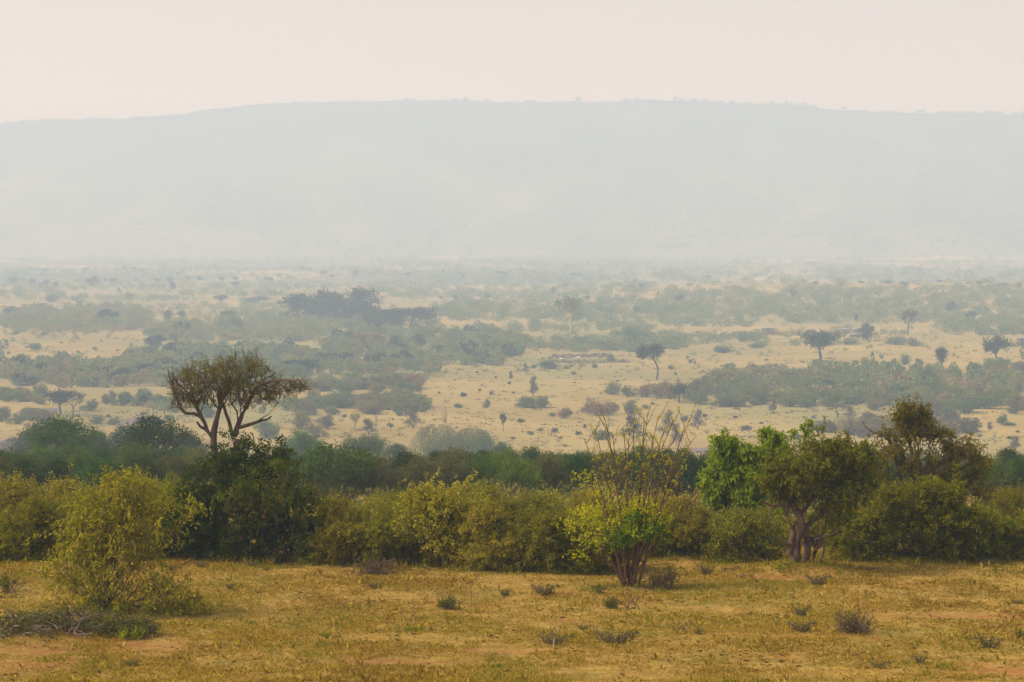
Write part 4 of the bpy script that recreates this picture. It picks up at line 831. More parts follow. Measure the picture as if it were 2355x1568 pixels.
def build_plain_trees():
    for i, r in enumerate(PT):
        px, by, w, h, shape, kind, label = r[:7]; bark = r[7] if len(r) > 7 else 'bark_dark'
        p = hit(px, by); s = p[1] / F; p[2] -= .15
        nm = {'bush': 'tall_bush', 'tier': 'layered_tree', 'umb': 'umbrella_tree', 'flatumb': 'flat_topped_tree', 'thin': 'bare_sapling'}.get(shape, 'plain_tree')
        rz = random.Random(i).uniform(0, 6.28) if shape not in ('lean', 'flatumb') else 0
        plant(kind, shape, i % 2, p, w * s, h * s, nm, label, 'bush' if shape == 'bush' else 'tree', 'single trees of the plain', rz, parts=(h > 30), bark=bark)
build_plain_trees()
FT = [(107, 658, 16, 15), (75, 655, 18, 14), (30, 655, 20, 16), (50, 650, 14, 10), (128, 662, 12, 15), (92, 660, 10, 10), (260, 653, 17, 13), (243, 650, 8, 8), (396, 667, 15, 18), (390, 650, 18, 13), (541, 663, 17, 16), (541, 649, 15, 12), (509, 646, 14, 10), (457, 645, 14, 10),
      (361, 650, 16, 9), (434, 645, 18, 9), (408, 633, 10, 7), (273, 671, 9, 9), (324, 626, 12, 9), (197, 624, 14, 8), (287, 620, 14, 8), (309, 622, 12, 9), (581, 636, 9, 6), (743, 635, 17, 12), (762, 637, 12, 6), (643, 637, 12, 8), (618, 652, 22, 14), (695, 622, 12, 9), (817, 637, 16, 14),
      (938, 637, 14, 11), (917, 636, 8, 5), (1057, 634, 14, 8), (1064, 640, 10, 8), (1018, 626, 8, 8), (1112, 623, 10, 6), (1148, 635, 22, 12), (1161, 634, 12, 8), (1226, 630, 9, 8), (1252, 632, 10, 8), (1317, 637, 14, 10), (1334, 635, 12, 6), (1385, 640, 14, 7), (1400, 647, 12, 8), (1299, 663, 13, 10), (1461, 651, 14, 9),
      (1475, 663, 16, 11), (1450, 668, 18, 12), (1527, 638, 10, 8), (1630, 640, 12, 7), (1740, 636, 12, 7), (1690, 632, 10, 6), (1980, 655, 14, 8), (1935, 657, 12, 8), (1875, 655, 14, 9), (2040, 655, 16, 8), (2160, 652, 14, 8), (2250, 655, 16, 9), (1350, 690, 14, 10), (1305, 697, 9, 8), (1122, 690, 16, 12), (1013, 688, 10, 8), (690, 696, 10, 8), (646, 706, 16, 14), (185, 700, 16, 8), (120, 695, 30, 16)]
def build_far_trees():
    mids = [('left of the grove', lambda x: x < 640), ('above the grove', lambda x: 640 <= x < 1180), ('in the middle haze', lambda x: 1180 <= x < 1560), ('beyond the scrubby rise', lambda x: x >= 1560)]
    for i, (px, by, w, h) in enumerate(FT):
        p = hit(px, by); s = p[1] / F; pl = [m[0] for m in mids if m[1](px)][0]
        plant('s_dark', ['dense', 'round'][(i // 2) % 2], 0, p, w * s, h * s, 'distant_tree', f'one of the faint distant trees {pl}', 'tree', f'distant trees {pl}', i * 1.3, parts=False)
build_far_trees()

# ------------------------------------------------------------------ bushes and thickets of the plain
INDIV = []; REST = []
def strip(place, x0, x1, y0, y1, n, kinds, wpx, hpx, seed, indiv=True, slope=0.):
    rng = np.random.default_rng(seed); out = []
    for i in range(n):
        u = rng.random(); v = rng.random(); px = x0 + (x1 - x0) * u; edge = min(1, 6 * min(u, 1 - u) + .25)
        py = (y0 + y1) / 2 + (y1 - y0) * (v - .5) * edge + slope * (px - (x0 + x1) / 2)
        k = kinds[int(rng.integers(len(kinds)))]; f = rng.uniform(.7, 1.3)
        out.append((px, py, wpx * f * rng.uniform(.9, 1.3), hpx * f * rng.uniform(.85, 1.15), k))
    (INDIV if indiv else REST).append((place, out))
o_, g_, b_, r_, d_, p_ = 's_olive', 's_green', 's_brown', 's_rust', 's_dark', 's_purple'
strip("thicket at the green plain's left edge", 0, 108, 908, 924, 12, [b_, b_, o_], 34, 26, 1)
strip("brush behind the leftmost riverine trees", -20, 112, 955, 978, 14, [b_, o_, b_], 30, 26, 2)
strip("row right of the dark spreading tree", 240, 420, 918, 936, 12, [o_, g_, b_], 28, 24, 3)
strip('oblong thicket above the twiggy domes', 690, 985, 926, 957, 38, [b_, o_, g_, o_], 36, 28, 4)
strip("left thicket beyond the oblong one", 676, 829, 885, 906, 18, [o_, o_, b_], 34, 24, 5)
strip("right thicket beyond the oblong one", 837, 972, 884, 903, 15, [g_, o_, r_], 32, 26, 6)
strip("near rank of the big right thicket", 1610, 2000, 918, 937, 34, [o_, g_, o_], 36, 28, 7)
strip('middle of the big right thicket', 1590, 2340, 880, 918, 62, [o_, b_, g_, o_], 36, 28, 8)
strip("outer near rank of the big thicket", 1990, 2380, 925, 953, 34, [o_, g_, b_], 36, 28, 9)
strip("purplish thicket behind the gnarled tree", 1870, 2240, 975, 1008, 34, [p_, b_, p_], 36, 28, 10)
strip("cluster below the umbrella tree", 1640, 1960, 868, 885, 13, [o_, b_], 34, 22, 11)
strip("cluster under the tall round-crowned tree", 2220, 2360, 845, 870, 13, [o_, b_, o_], 30, 24, 12)
for i, (px, by, w, h, k, lab) in enumerate([
    (1203, 936, 32, 22, o_, 'left olive bush of the lone clump in mid-plain'), (1222, 938, 44, 30, o_, 'middle olive bush of the lone clump in mid-plain'), (1248, 937, 36, 28, o_, 'right olive bush of the lone clump in mid-plain'),
    (1352, 950, 34, 26, r_, 'left reddish bush of the clump right of mid-plain'), (1376, 956, 44, 34, r_, 'middle reddish bush of the clump right of mid-plain'), (1402, 953, 36, 30, r_, 'right reddish bush of the clump right of mid-plain'), (1452, 952, 42, 32, o_, 'round grey-olive bush right of the reddish clump'),
    (1295, 962, 28, 28, r_, 'small upright rusty bush left of the reddish clump'), (1407, 908, 38, 30, o_, 'light olive bush near the leaning-trunk tree'), (1446, 913, 28, 26, o_, 'narrow olive bush right of the light olive one'),
    (1480, 913, 36, 34, r_, 'rust-coloured bush below the leaning-trunk tree'), (1512, 915, 40, 36, b_, 'brown bush right of the rust-coloured one below the leaning-trunk tree'), (1540, 917, 40, 38, r_, 'orange-brown bush beside the dark round short-trunked tree'), (1600, 905, 34, 34, o_, 'olive bush right of the dark round short-trunked tree'), (1585, 922, 30, 26, o_, 'low bush at the foot of the dark round short-trunked tree'),
    (1118, 938, 18, 20, o_, 'small olive bush left of the lone mid-plain clump'), (1056, 938, 19, 12, g_, 'low green bush near the top of the twiggy domes'),
    (84, 805, 30, 17, g_, 'single green bush on the left pale field'), (34, 770, 20, 10, g_, 'tiny bush at the far edge of the left pale field'), (102, 772, 16, 10, g_, 'tiny green bush on the far edge of the left pale field, right of another'),
    (1652, 806, 17, 12, g_, 'small green bush left of the long low one'), (1662, 811, 48, 14, g_, 'long low green bush on the pale plain left of the umbrella tree'), (1950, 793, 38, 19, o_, 'olive bush right of the umbrella tree'), (2060, 793, 48, 20, o_, 'broad olive bush below the open-crowned tree'), (2102, 796, 34, 20, o_, 'round olive bush right of the broad one'),
    (1672, 850, 28, 18, o_, 'olive bush alone on the pale plain left of the umbrella tree'), (2080, 838, 24, 22, g_, 'bright green small bush between umbrella tree and vase-shaped tree'), (2114, 836, 17, 12, g_, 'small dark green bush right of the bright green one'), (1968, 839, 13, 12, g_, 'tiny dark bush below the umbrella tree, right side'), (2056, 841, 13, 12, g_, 'tiny dark bush left of the bright green one'), (2005, 820, 9, 12, d_, 'dark upright shrublet right of the umbrella tree'),
    (1266, 848, 46, 22, g_, 'square green bush just below the cattle'), (1405, 833, 20, 20, g_, 'green bush at the right end of the cattle herd'), (1225, 847, 16, 9, g_, 'small bush left of the square one below the cattle'), (1303, 848, 14, 8, o_, 'small bush right of the square one below the cattle'), (1368, 847, 14, 12, o_, 'small olive bush below the middle of the herd'),
    (2303, 974, 24, 20, g_, 'green bush on the right near plain'), (2318, 979, 30, 10, g_, 'low spreading green shrub beside the green bush on the right near plain'), (1715, 990, 22, 13, p_, 'grey shrub above the bright tree'), (1832, 1008, 18, 20, p_, 'grey shrub right of the sapling top'),
    (1735, 800, 40, 14, o_, 'olive bush row piece behind the long low bush'), (1705, 786, 26, 24, g_, 'rounded bluish green bush before the left huts'), (730, 1005, 40, 30, b_, 'brown bush between thorn tree and riverine trees'), (750, 985, 30, 36, p_, 'purplish bush right of the tall brown one'), (700, 955, 44, 24, p_, 'grey-purple bush beyond the tall brown one'),
    (370, 930, 20, 22, o_, 'thin olive shrub on the left green plain'), (400, 948, 36, 30, o_, 'olive bush behind the left limbs of the thorn tree'), (475, 960, 40, 34, g_, 'green bush framed by the thorn tree limbs'), (205, 945, 36, 26, o_, 'olive bush right of the upright open tree'), (95, 930, 30, 20, b_, 'brown bush left of the dark spreading tree'), (225, 975, 34, 22, o_, 'low bush on the bank above the riverine trees'), (260, 978, 30, 20, o_, 'second low bush on the bank above the riverine trees')]):
    INDIV.append((None, [(px, by, w, h, k, lab)]))
KB = {o_: 'olive', g_: 'green', b_: 'brown', r_: 'rust-coloured', d_: 'dark', p_: 'purplish grey'}
def build_plain_bushes():
    cnt = 0
    for place, lst in INDIV:
        if place is None:
            px, by, w, h, k, lab = lst[0]; p = hit(px, by); s = p[1] / F; p[2] -= .1
            plant(k, 'bush', cnt % 3, p, w * s, h * s, 'plain_bush', lab, 'bush', 'bushes of the plain', cnt * 1.7, parts=False); cnt += 1; continue
        for kind in (o_, g_, b_, r_, p_):
            sub = sorted([q for q in lst if q[4] == kind], key=lambda q: q[0])
            for i, (px, by, w, h, k) in enumerate(sub):
                p = hit(px, by); s = p[1] / F; p[2] -= .1; pre = '' if len(sub) == 1 else ordl(i, len(sub)) + ' '
                plant(k, 'bush', cnt % 3, p, w * s, h * s, 'plain_bush', f'{pre}{KB[k]} bush in the {place}', 'bush', 'bushes of the plain', cnt * 1.7, parts=False); cnt += 1
    return cnt
print('plain bushes', build_plain_bushes())
# the far scrub that reads as one mass
def S(*a, **k): strip('scrub', *a, indiv=False, **k)
S(1640, 2354, 862, 925, 330, [o_, b_, g_, o_], 36, 28, 30)
S(1900, 2200, 985, 1005, 25, [p_, b_], 34, 26, 29)
S(0, 415, 842, 893, 170, [o_, g_, o_, d_, b_], 36, 26, 31)
S(415, 700, 845, 885, 80, [o_, g_, o_], 34, 26, 32)
S(297, 760, 805, 862, 210, [o_, g_, o_, d_, g_], 32, 22, 33)
S(747, 1195, 765, 845, 380, [g_, o_, g_, o_, d_], 28, 20, 34, slope=-.01)
S(600, 1000, 845, 862, 70, [o_, b_, g_], 30, 22, 35)
S(0, 350, 712, 768, 380, [o_, g_, o_, b_], 26, 15, 36)
S(340, 760, 745, 787, 260, [o_, g_, o_, b_], 28, 16, 37)
S(500, 1010, 735, 757, 120, [g_, o_], 26, 15, 38)
S(1000, 1560, 692, 742, 420, [g_, o_, g_], 24, 13, 39)
S(1200, 1575, 780, 811, 130, [g_, g_, o_], 28, 16, 40)
S(1150, 1500, 750, 766, 60, [o_, g_], 26, 13, 41)
S(1494, 1760, 668, 752, 420, [g_, o_, o_], 22, 12, 42)
S(1740, 2400, 664, 745, 1000, [g_, o_, o_, g_], 22, 12, 43)
S(2150, 2400, 745, 772, 110, [o_, g_], 26, 14, 44)
S(1494, 1760, 772, 785, 50, [o_, g_], 26, 13, 45)
S(1560, 2100, 785, 797, 45, [g_, o_], 22, 12, 46)
S(1770, 2100, 762, 775, 30, [g_, o_], 20, 12, 47)
for j, (x0, x1, y0, y1, n) in enumerate([(0, 145, 668, 692, 80), (0, 800, 650, 668, 130), (120, 430, 684, 694, 60), (420, 660, 672, 684, 50), (0, 900, 612, 645, 300), (560, 700, 680, 735, 70), (850, 1500, 640, 688, 420), (800, 1560, 612, 640, 260), (1500, 2400, 618, 655, 330), (900, 1500, 598, 615, 160), (0, 2400, 590, 612, 350), (600, 760, 700, 740, 60), (900, 1300, 675, 690, 80), (330, 600, 705, 735, 90)]):
    S(x0, x1, y0, y1, n, [g_, o_, g_], 20 if y1 > 650 else 16, 10 if y1 > 650 else 7, 60 + j)
S(-1100, -20, 700, 950, 330, [o_, g_, b_], 40, 26, 93); S(2374, 3450, 700, 950, 330, [o_, g_, b_], 40, 26, 94); S(-1100, -20, 600, 700, 220, [o_, g_], 24, 12, 95); S(2374, 3450, 600, 700, 260, [o_, g_], 24, 12, 96); S(0, 2354, 690, 860, 620, [o_, g_, d_], 15, 8, 90); S(300, 2354, 860, 1000, 130, [o_, b_, p_], 12, 7, 91); S(0, 2354, 600, 690, 420, [g_, d_], 13, 7, 92); S(600, 1010, 860, 880, 20, [o_], 24, 16, 48); S(300, 690, 925, 950, 18, [o_, g_], 24, 18, 49)
def build_scrub():
    rng = np.random.default_rng(5); byk = {}
    for _, lst in REST:
        for (px, by, w, h, k) in lst: byk.setdefault(k, []).append((px, by, w, h))
    V = []; Q = []; T = []; MI = []; n0 = 0; mats = [M[k] for k in byk]
    for mi, (k, lst) in enumerate(byk.items()):
        for (px, by, w, h) in lst:
            p = hit(px, by); s = p[1] / F; W = w * s * .5; H = h * s
            n = int(np.clip(w * h * .45, 34, 420)); nb = 5
            cc = rng.normal(size=(nb, 3)) * np.array([.42, .42, .12]) + np.array([0, 0, .48]); wh = rng.integers(0, nb, n)
            d = unit(rng.normal(size=(n, 3))); q = cc[wh] + d * np.array([.45, .45, .38]) * (.7 + .3 * rng.random((n, 1)))
            q[:, 2] = np.abs(q[:, 2]); q = q * np.array([W, W, H]) + p
            dr = unit(d + rng.normal(size=(n, 3)) * .6); wv = unit(np.cross(dr, rng.normal(size=(n, 3)))); L = (max(H, W) * rng.uniform(.12, .30, n) * (1.2 if n < 80 else .8))[:, None]
            V.append(np.stack([q, q + dr * L * .5 + wv * L * .35, q + dr * L, q + dr * L * .5 - wv * L * .35], 1).reshape(-1, 3)); base = rng.random() * .7
            Q.append(np.arange(n * 4).reshape(n, 4) + n0); n0 += n * 4; T.append(np.clip(base + rng.random(n) * .35, 0, 1)); MI.append(np.full(n, mi))
    V = np.concatenate(V); Q = np.concatenate(Q); print('scrub faces', len(Q))
    tag(link('scrub', mk_mesh('scrub', V, Q, np.concatenate(T), np.concatenate(MI), mats)), kind='stuff')
build_scrub()
# tussocks over the plain
def build_tussocks():
    rng = np.random.default_rng(8); n = 5200; px = rng.uniform(-50, 2400, n); py = 760 + 310 * rng.random(n) ** .85
    den = vnoise(px / 60, py / 14, 4) + rng.random(n) * .5; k = den > .72; px = px[k]; py = py[k]; V = []; g = Geo()
    for a, b in zip(px, py):
        p = hit(a, b)
        if p[1] < 700: continue
        V.append(p)
    V = np.array(V); n = len(V); m = 9; r = rng.uniform(.25, .9, n)[:, None, None] * (.5 + .5 * V[:, 1:2, None] / 1000)
    d = rng.normal(size=(n, m, 3)); d[..., 2] = np.abs(d[..., 2]) * .5; pos = V[:, None] + d * r * np.array([.8, .8, .25])
    leaves(g, rng, pos.reshape(-1, 3), (d + np.array([0, 0, .6])).reshape(-1, 3), (r * np.ones((n, m, 1))).ravel() * .8, .5)
    tag(link('tussocks', g.mesh('tussocks', M['tussock'])), kind='stuff')
build_tussocks()
def build_small_shrubs():
    rng = np.random.default_rng(9); L = [(1065, 913, 14, 12), (1130, 909, 9, 9), (1102, 900, 7, 8), (1170, 884, 9, 7), (1320, 862, 12, 8), (1270, 958, 14, 9), (1197, 972, 16, 10), (1276, 995, 16, 12), (1240, 992, 14, 8), (1310, 952, 10, 6), (1420, 878, 8, 5), (1484, 941, 14, 11), (1500, 932, 9, 8), (1588, 836, 9, 10), (1580, 825, 6, 9), (1597, 838, 5, 8), (1542, 850, 12, 12), (1553, 863, 6, 8),
         (1796, 852, 6, 7), (1810, 858, 10, 9), (1760, 830, 8, 6), (1783, 842, 8, 6), (2027, 824, 9, 6), (1966, 855, 10, 8), (1988, 843, 13, 9), (2030, 850, 10, 7), (1960, 870, 12, 12), (2120, 970, 16, 10), (1640, 1008, 12, 6), (1500, 1008, 10, 6), (1620, 960, 10, 10), (1575, 970, 14, 14), (790, 960, 12, 8), (700, 1003, 16, 10), (1050, 985, 8, 5), (1220, 1000, 14, 9), (1330, 1000, 14, 8), (1345, 985, 8, 10), (1287, 1010, 10, 8), (1180, 905, 8, 5), (1010, 905, 7, 5), (1045, 875, 6, 4), (1097, 858, 8, 4), (1140, 870, 7, 5), (1590, 900, 10, 6), (1690, 962, 12, 6), (1750, 975, 10, 5), (1870, 962, 10, 6), (1990, 965, 12, 7), (2090, 960, 10, 5),
         (60, 800, 7, 5), (140, 790, 8, 5), (180, 812, 9, 7), (218, 805, 10, 8), (270, 808, 7, 5), (20, 815, 7, 7), (232, 785, 7, 4), (300, 793, 8, 4), (250, 960, 12, 8), (390, 965, 16, 12), (330, 955, 14, 8), (2190, 985, 12, 8), (2250, 1005, 12, 6), (2320, 1010, 14, 7), (2340, 995, 10, 6), (2230, 1040, 14, 8), (1660, 1025, 14, 5), (1180, 1010, 12, 6)]
    for i, (px, by, w, h) in enumerate(L):
        p = hit(px, by); s = p[1] / F; pl = 'left pale field' if px < 420 else ('central plain' if px < 1480 else 'right plain')
        plant(['s_dark', 's_purple', 's_green'][i % 3], 'bush', i % 2, p, w * s, h * s, 'small_shrub', f'one of the small dark shrubs dotted over the {pl}', 'shrub', f'small shrubs of the {pl}', i * 2.1, parts=False)
build_small_shrubs()
import re

# ------------------------------------------------------------------ grass of the near field
def build_grass():
    rng = np.random.default_rng(3); n = 330000
    y = 62 + 41 * rng.random(n) ** 1.05; x = (rng.random(n) * 2 - 1); x = np.where(np.arange(n) % 4 == 0, np.sign(x) * (y * .19 + 1.5 + np.abs(x) ** 1.6 * 22), x * (y * .19 + 1.5))
    den = vnoise(x * .55 + 90, y * .45 + 9, 21) * .6 + vnoise(x * 1.9 + 90, y * 1.4 + 9, 22) * .4; soil = np.zeros(n)
    for (sx, sy, rx, ry) in SOIL: soil = np.maximum(soil, 1 - np.sqrt(((x - sx) / rx) ** 2 + ((y - sy) / ry) ** 2))
    keep = den + rng.random(n) * .5 - np.clip(soil, 0, 1) * .45 > .60; x = x[keep]; y = y[keep]; den = den[keep]; n = len(x)
    z = height(x, y); c = np.stack([x, y, z - .01], -1)
    L = rng.uniform(.03, .08, n) * (.55 + 1.0 * den); L = np.where(rng.random(n) < .02, L * 2.6, L); edge = np.clip((y - 92) / 5, 0, 1); L = L * (1 + edge * 1.1 * rng.random(n))
    patch = vnoise(x * .35 + 30, y * .28 + 30, 23)
    g = Geo()
    for k in range(3):
        d = unit(rng.normal(size=(n, 3)) * np.array([.65, .65, .15]) + np.array([0, 0, .8])); pos = c + rng.normal(size=(n, 3)) * np.array([.03, .03, 0])
        t = np.clip(rng.random(n) * .93, 0, .9); t = np.where((patch > .56) & (rng.random(n) < .25), .97, t); t = np.where((patch < .3) & (rng.random(n) < .5), t * .3, t)
        leaves(g, rng, pos, d, L, .26, t)
    tag(link('grass', g.mesh('grass', M['grassblade'])), kind='stuff')
build_grass()
def build_litter():
    rng = np.random.default_rng(6); n = 2600; y = 63 + 37 * rng.random(n); x = (rng.random(n) * 2 - 1) * (y * .19 + 1); cl = vnoise(x * .8 + 60, y * .7 + 60, 31); k = cl + rng.random(n) * .35 > .72; x = x[k]; y = y[k]; n = len(x)
    c = np.stack([x, y, height(x, y) + .015], -1); g = Geo(); m = 3; c = np.repeat(c, m, 0) + rng.normal(size=(n * m, 3)) * np.array([.07, .07, .008])
    leaves(g, rng, c, rng.normal(size=(n * m, 3)) * np.array([1, 1, .15]), rng.uniform(.05, .24, n * m), .22)
    tag(link('litter', g.mesh('litter', M['litter'])), kind='stuff')
M['litter'] = leaf_mat('twig_and_dung_scraps', [(0, (.03, .018, .010)), (.6, (.09, .045, .022)), (1, (.22, .14, .08))], 0)
build_litter()

# ------------------------------------------------------------------ brushwood, stalks and tufts on the field
BR = {}
def brush_proto(shape, seed):
    rng = np.random.default_rng(seed); b = Geo(); g = Geo(); n = 7
    def twigs(cnt, rx, rz, flat_, base_r=.012):
        P = []
        for _ in range(cnt):
            a = rng.uniform(0, 2 * np.pi); p0 = np.array([rng.normal() * rx * .3, rng.normal() * rx * .25, rng.uniform(0, rz * .25)])
            d = unit(np.array([math.cos(a), math.sin(a) * .8, rng.uniform(0, 1.) * flat_])); L = rng.uniform(.5, 1.1) * rx
            t = np.linspace(0, 1, n)[:, None]; q = p0 + d * L * t + np.array([0, 0, 1.]) * (t - t * t) * L * .35 * flat_ + np.cumsum(rng.normal(size=(n, 3)) * .035 * L, 0); q[:, 2] = np.clip(q[:, 2], .005, rz * 1.1); P.append(q)
            for _ in range(3):
                j = rng.integers(1, n - 1); L2 = L * rng.uniform(.2, .45); d2 = unit(d + rng.normal(size=3) * .9 + np.array([0, 0, .5 * flat_])); q2 = q[j] + d2 * L2 * t + np.cumsum(rng.normal(size=(n, 3)) * .03 * L2, 0); q2[:, 2] = np.clip(q2[:, 2], .004, rz * 1.2); P.append(q2)
        P = np.array(P); tubes(b, P, np.linspace(base_r, base_r * .35, n)[None] * np.ones((len(P), 1)) * rng.uniform(.6, 1.3, (len(P), 1)), 4); return P
    if shape == 'heap': P = twigs(75, .62, .34, .8, .010); k = 300
    elif shape == 'clump': P = twigs(55, .42, .45, 1.3, .008); k = 1300
    elif shape == 'low': P = twigs(26, .55, .16, .4, .011); k = 420
    elif shape == 'bare': P = twigs(8, .7, .5, 1.2, .015); k = 10
    elif shape == 'stick': P = twigs(3, .8, .10, .15, .013); k = 6
    elif shape == 'upright': P = twigs(20, .40, .50, 1.8, .010); k = 600
    pp = P[rng.integers(0, len(P), k), rng.integers(1, n, k)] + rng.normal(size=(k, 3)) * .03; pp[:, 2] = np.abs(pp[:, 2])
    leaves(g, rng, pp, rng.normal(size=(k, 3)) + np.array([0, 0, .5]), rng.uniform(.03, .075, k), .45)
    return b.mesh(shape + '_twigs', M['deadtwig'], True), g.mesh(shape + '_leaves', M['brushleaf'])
M['brushleaf'] = leaf_mat('dry_brush_leaf', [(0, (.045, .06, .012)), (.6, (.09, .10, .02)), (1, (.16, .14, .035))], .25)
def brush(shape, px, by, w, h, label, name='dead_brush', cat='brushwood', group='brushwood lying on the near field'):
    p = hit(px, by); s = p[1] / F; base = {'heap': (1.3, .36), 'clump': (.95, .5), 'low': (1.2, .19), 'bare': (1.3, .6), 'stick': (1.6, .14), 'upright': (.85, .6)}[shape]
    sc = (w * s / base[0], min(w * s, 1.4) / base[0], h * s / base[1]); p[2] -= .02
    if shape not in BR:
        tm, lm = brush_proto(shape, 40 + len(shape)); o = root(name, tuple(p), label, cat, group, 0, sc); link('twigs', tm, o); link('leaves', lm, o); BR[shape] = o
    else:
        c = copy_tree(BR[shape], tuple(p), [0, math.pi][int(px) % 2], sc, label, group, cat); c.name = name
for a in [
 ('heap', 862, 1320, 100, 34, 'brown tangle of dead twigs below the red-brown mound'), ('clump', 1032, 1401, 60, 38, 'dark rounded heap of brush in the middle of the near field'), ('low', 1250, 1366, 70, 22, 'flat dead branch heap left of the budding shrub'),
 ('upright', 1377, 1366, 46, 30, 'small upright brush clump left of the budding shrub base'), ('clump', 1408, 1399, 46, 34, 'grey-green brush clump in front of the budding shrub'), ('bare', 1458, 1400, 60, 46, 'bare forked dead branch in front of the budding shrub'),
 ('heap', 1518, 1356, 74, 40, 'brush heap against the right foot of the budding shrub'), ('upright', 1540, 1352, 36, 60, 'leafy cut branch standing right of the budding shrub'), ('low', 1272, 1480, 90, 20, 'low brush with a slanting stick beside the white peg'), ('bare', 1272, 1472, 46, 46, 'slanting dead stick rising from the low brush by the white peg'),
 ('low', 1412, 1478, 110, 26, 'wide low brush right of the white peg'), ('upright', 1455, 1470, 18, 24, 'small upright twig clump at the end of the wide low brush'), ('bare', 1570, 1455, 50, 34, 'forked dead twig right of the wide low brush'), ('upright', 1606, 1460, 28, 22, 'dark little brush beside the forked dead twig'),
 ('low', 1840, 1452, 70, 22, 'green-tinged cut branch in the right half of the field'), ('low', 1842, 1415, 44, 20, 'smaller green cut branch above the other one'), ('heap', 1965, 1456, 96, 46, 'grey-brown rounded brush heap with a tall dry stalk, right half of the field'),
 ('low', 1880, 1345, 62, 22, 'leafy cut branch lying below the gnarled tree'), ('low', 2268, 1300, 60, 16, 'low green branch near the right end of the crest'), ('stick', 1990, 1312, 120, 14, 'long thin fallen branch right of the gnarled tree'), ('stick', 2110, 1308, 60, 14, 'short fallen branch in front of the pale stump'),
 ('stick', 1678, 1314, 130, 20, 'fallen bare branches left of the gnarled tree'), ('low', 1625, 1322, 40, 22, 'small brush pile beside the fallen bare branches'), ('stick', 1700, 1330, 60, 16, 'short fallen stick below the fallen bare branches'), ('low', 2275, 1490, 70, 26, 'dark brush near the lower right corner'),
 ('stick', 2310, 1408, 60, 9, 'dark flat stick at the right edge of the field'), ('upright', 2345, 1470, 26, 34, 'twiggy sprig at the right edge of the field'), ('stick', 680, 1472, 70, 8, 'dark flat twigs in the left half of the field'), ('low', 528, 1354, 26, 12, 'tiny dark tuft of brush right of the sunny bush'),
 ('low', 580, 1302, 34, 12, 'pale brush below the dark thicket'), ('low', 465, 1304, 36, 12, 'grey twigs at the left foot of the dark thicket'), ('low', 612, 1312, 20, 8, 'tiny dark sprig in front of the dark thicket'), ('upright', 12, 1362, 70, 56, 'dark cut branches at the left edge of the field'), ('bare', 30, 1368, 50, 44, 'bent bare branch beside the dark cut branches at the left edge'),
 ('low', 862, 1352, 44, 12, 'low weed below the brown tangle'), ('stick', 970, 1312, 70, 18, 'thin stick lying right of the brown tangle'), ('low', 1160, 1370, 34, 16, 'small brush left of the flat dead branch heap'), ('stick', 1245, 1520, 30, 16, 'single twig near the bottom centre'),
 ('low', 1340, 1446, 34, 10, 'small yellow-green tuft above the wide low brush'), ('low', 2115, 1525, 36, 18, 'dark green sprig near the bottom right'), ('stick', 1370, 1300, 60, 26, 'curved bare branch at the left foot of the budding shrub'), ('low', 395, 1312, 24, 12, 'small dark sprig right of the sunny bush, near the thicket'),
 ('low', 2020, 1536, 50, 16, 'low weeds near the bottom edge, right'), ('low', 300, 1530, 50, 12, 'flat weeds near the bottom edge, left'), ('upright', 1796, 1524, 16, 12, 'tiny leafy sprig near the bottom, right half'), ('low', 2340, 1388, 30, 10, 'grey twigs at the right edge above the flat stick')]:
    brush(*a)
def build_mound_brush():
    rng = np.random.default_rng(91); p = hit(150, 1448); s = p[1] / F; o = root('brushwood_pile', tuple(p), 'long pile of grey dead branches and green sprigs on the red earth mound', 'brushwood')
    path = np.array([(-5, 1425), (60, 1425), (110, 1405), (150, 1400), (200, 1425), (260, 1442), (320, 1452), (350, 1465)], float); b = Geo(); d_ = Geo(); g = Geo(); P = []; PD = []
    n = 7; t = np.linspace(0, 1, n)[:, None]
    for _ in range(560):
        u = rng.random() * (len(path) - 1); i = int(u); f = u - i; q = path[i] * (1 - f) + path[i + 1] * f; X = (q[0] - 150) * s + rng.normal() * .12; Yy = rng.normal() * .35; gx, gy = p[0] + X, p[1] + Yy
        zb = float(height(gx, gy)) - p[2]; a = rng.uniform(0, 2 * np.pi); L = rng.uniform(.18, .6); d = unit(np.array([math.cos(a), math.sin(a) * .7, rng.uniform(-.05, .75)])); z0 = zb + rng.uniform(0, .32) * (1.2 - abs(Yy))
        k = np.array([X, Yy, z0]) + d * L * t + np.cumsum(rng.normal(size=(n, 3)) * .025, 0); k[:, 2] = np.maximum(k[:, 2], zb)
        (P if rng.random() < .24 and q[0] < 230 else PD).append(k)
    tubes(b, np.array(P), np.linspace(.016, .006, n)[None] * rng.uniform(.6, 2., (len(P), 1)), 5); tubes(d_, np.array(PD), np.linspace(.012, .004, n)[None] * rng.uniform(.6, 1.5, (len(PD), 1)), 4)
    q = np.concatenate([np.array(PD).reshape(-1, 3)] * 3); q = q[rng.random(len(q)) < .7] + rng.normal(size=(1, 3)) * 0; q = q + rng.normal(size=q.shape) * .035
    leaves(g, rng, q, rng.normal(size=q.shape) + np.array([0, 0, .6]), rng.uniform(.03, .085, len(q)), .5)
    link('grey_wood', b.mesh('grey_branches', M['bark_grey'], True), o); link('twig_tangle', d_.mesh('dark_twigs', M['deadtwig'], True), o); link('leaves', g.mesh('pile_leaves', M['pileleaf']), o)
M['pileleaf'] = leaf_mat('pile_leaf', [(0, (.045, .05, .015)), (.6, (.09, .10, .02)), (1, (.17, .19, .03))], .3)
build_mound_brush()
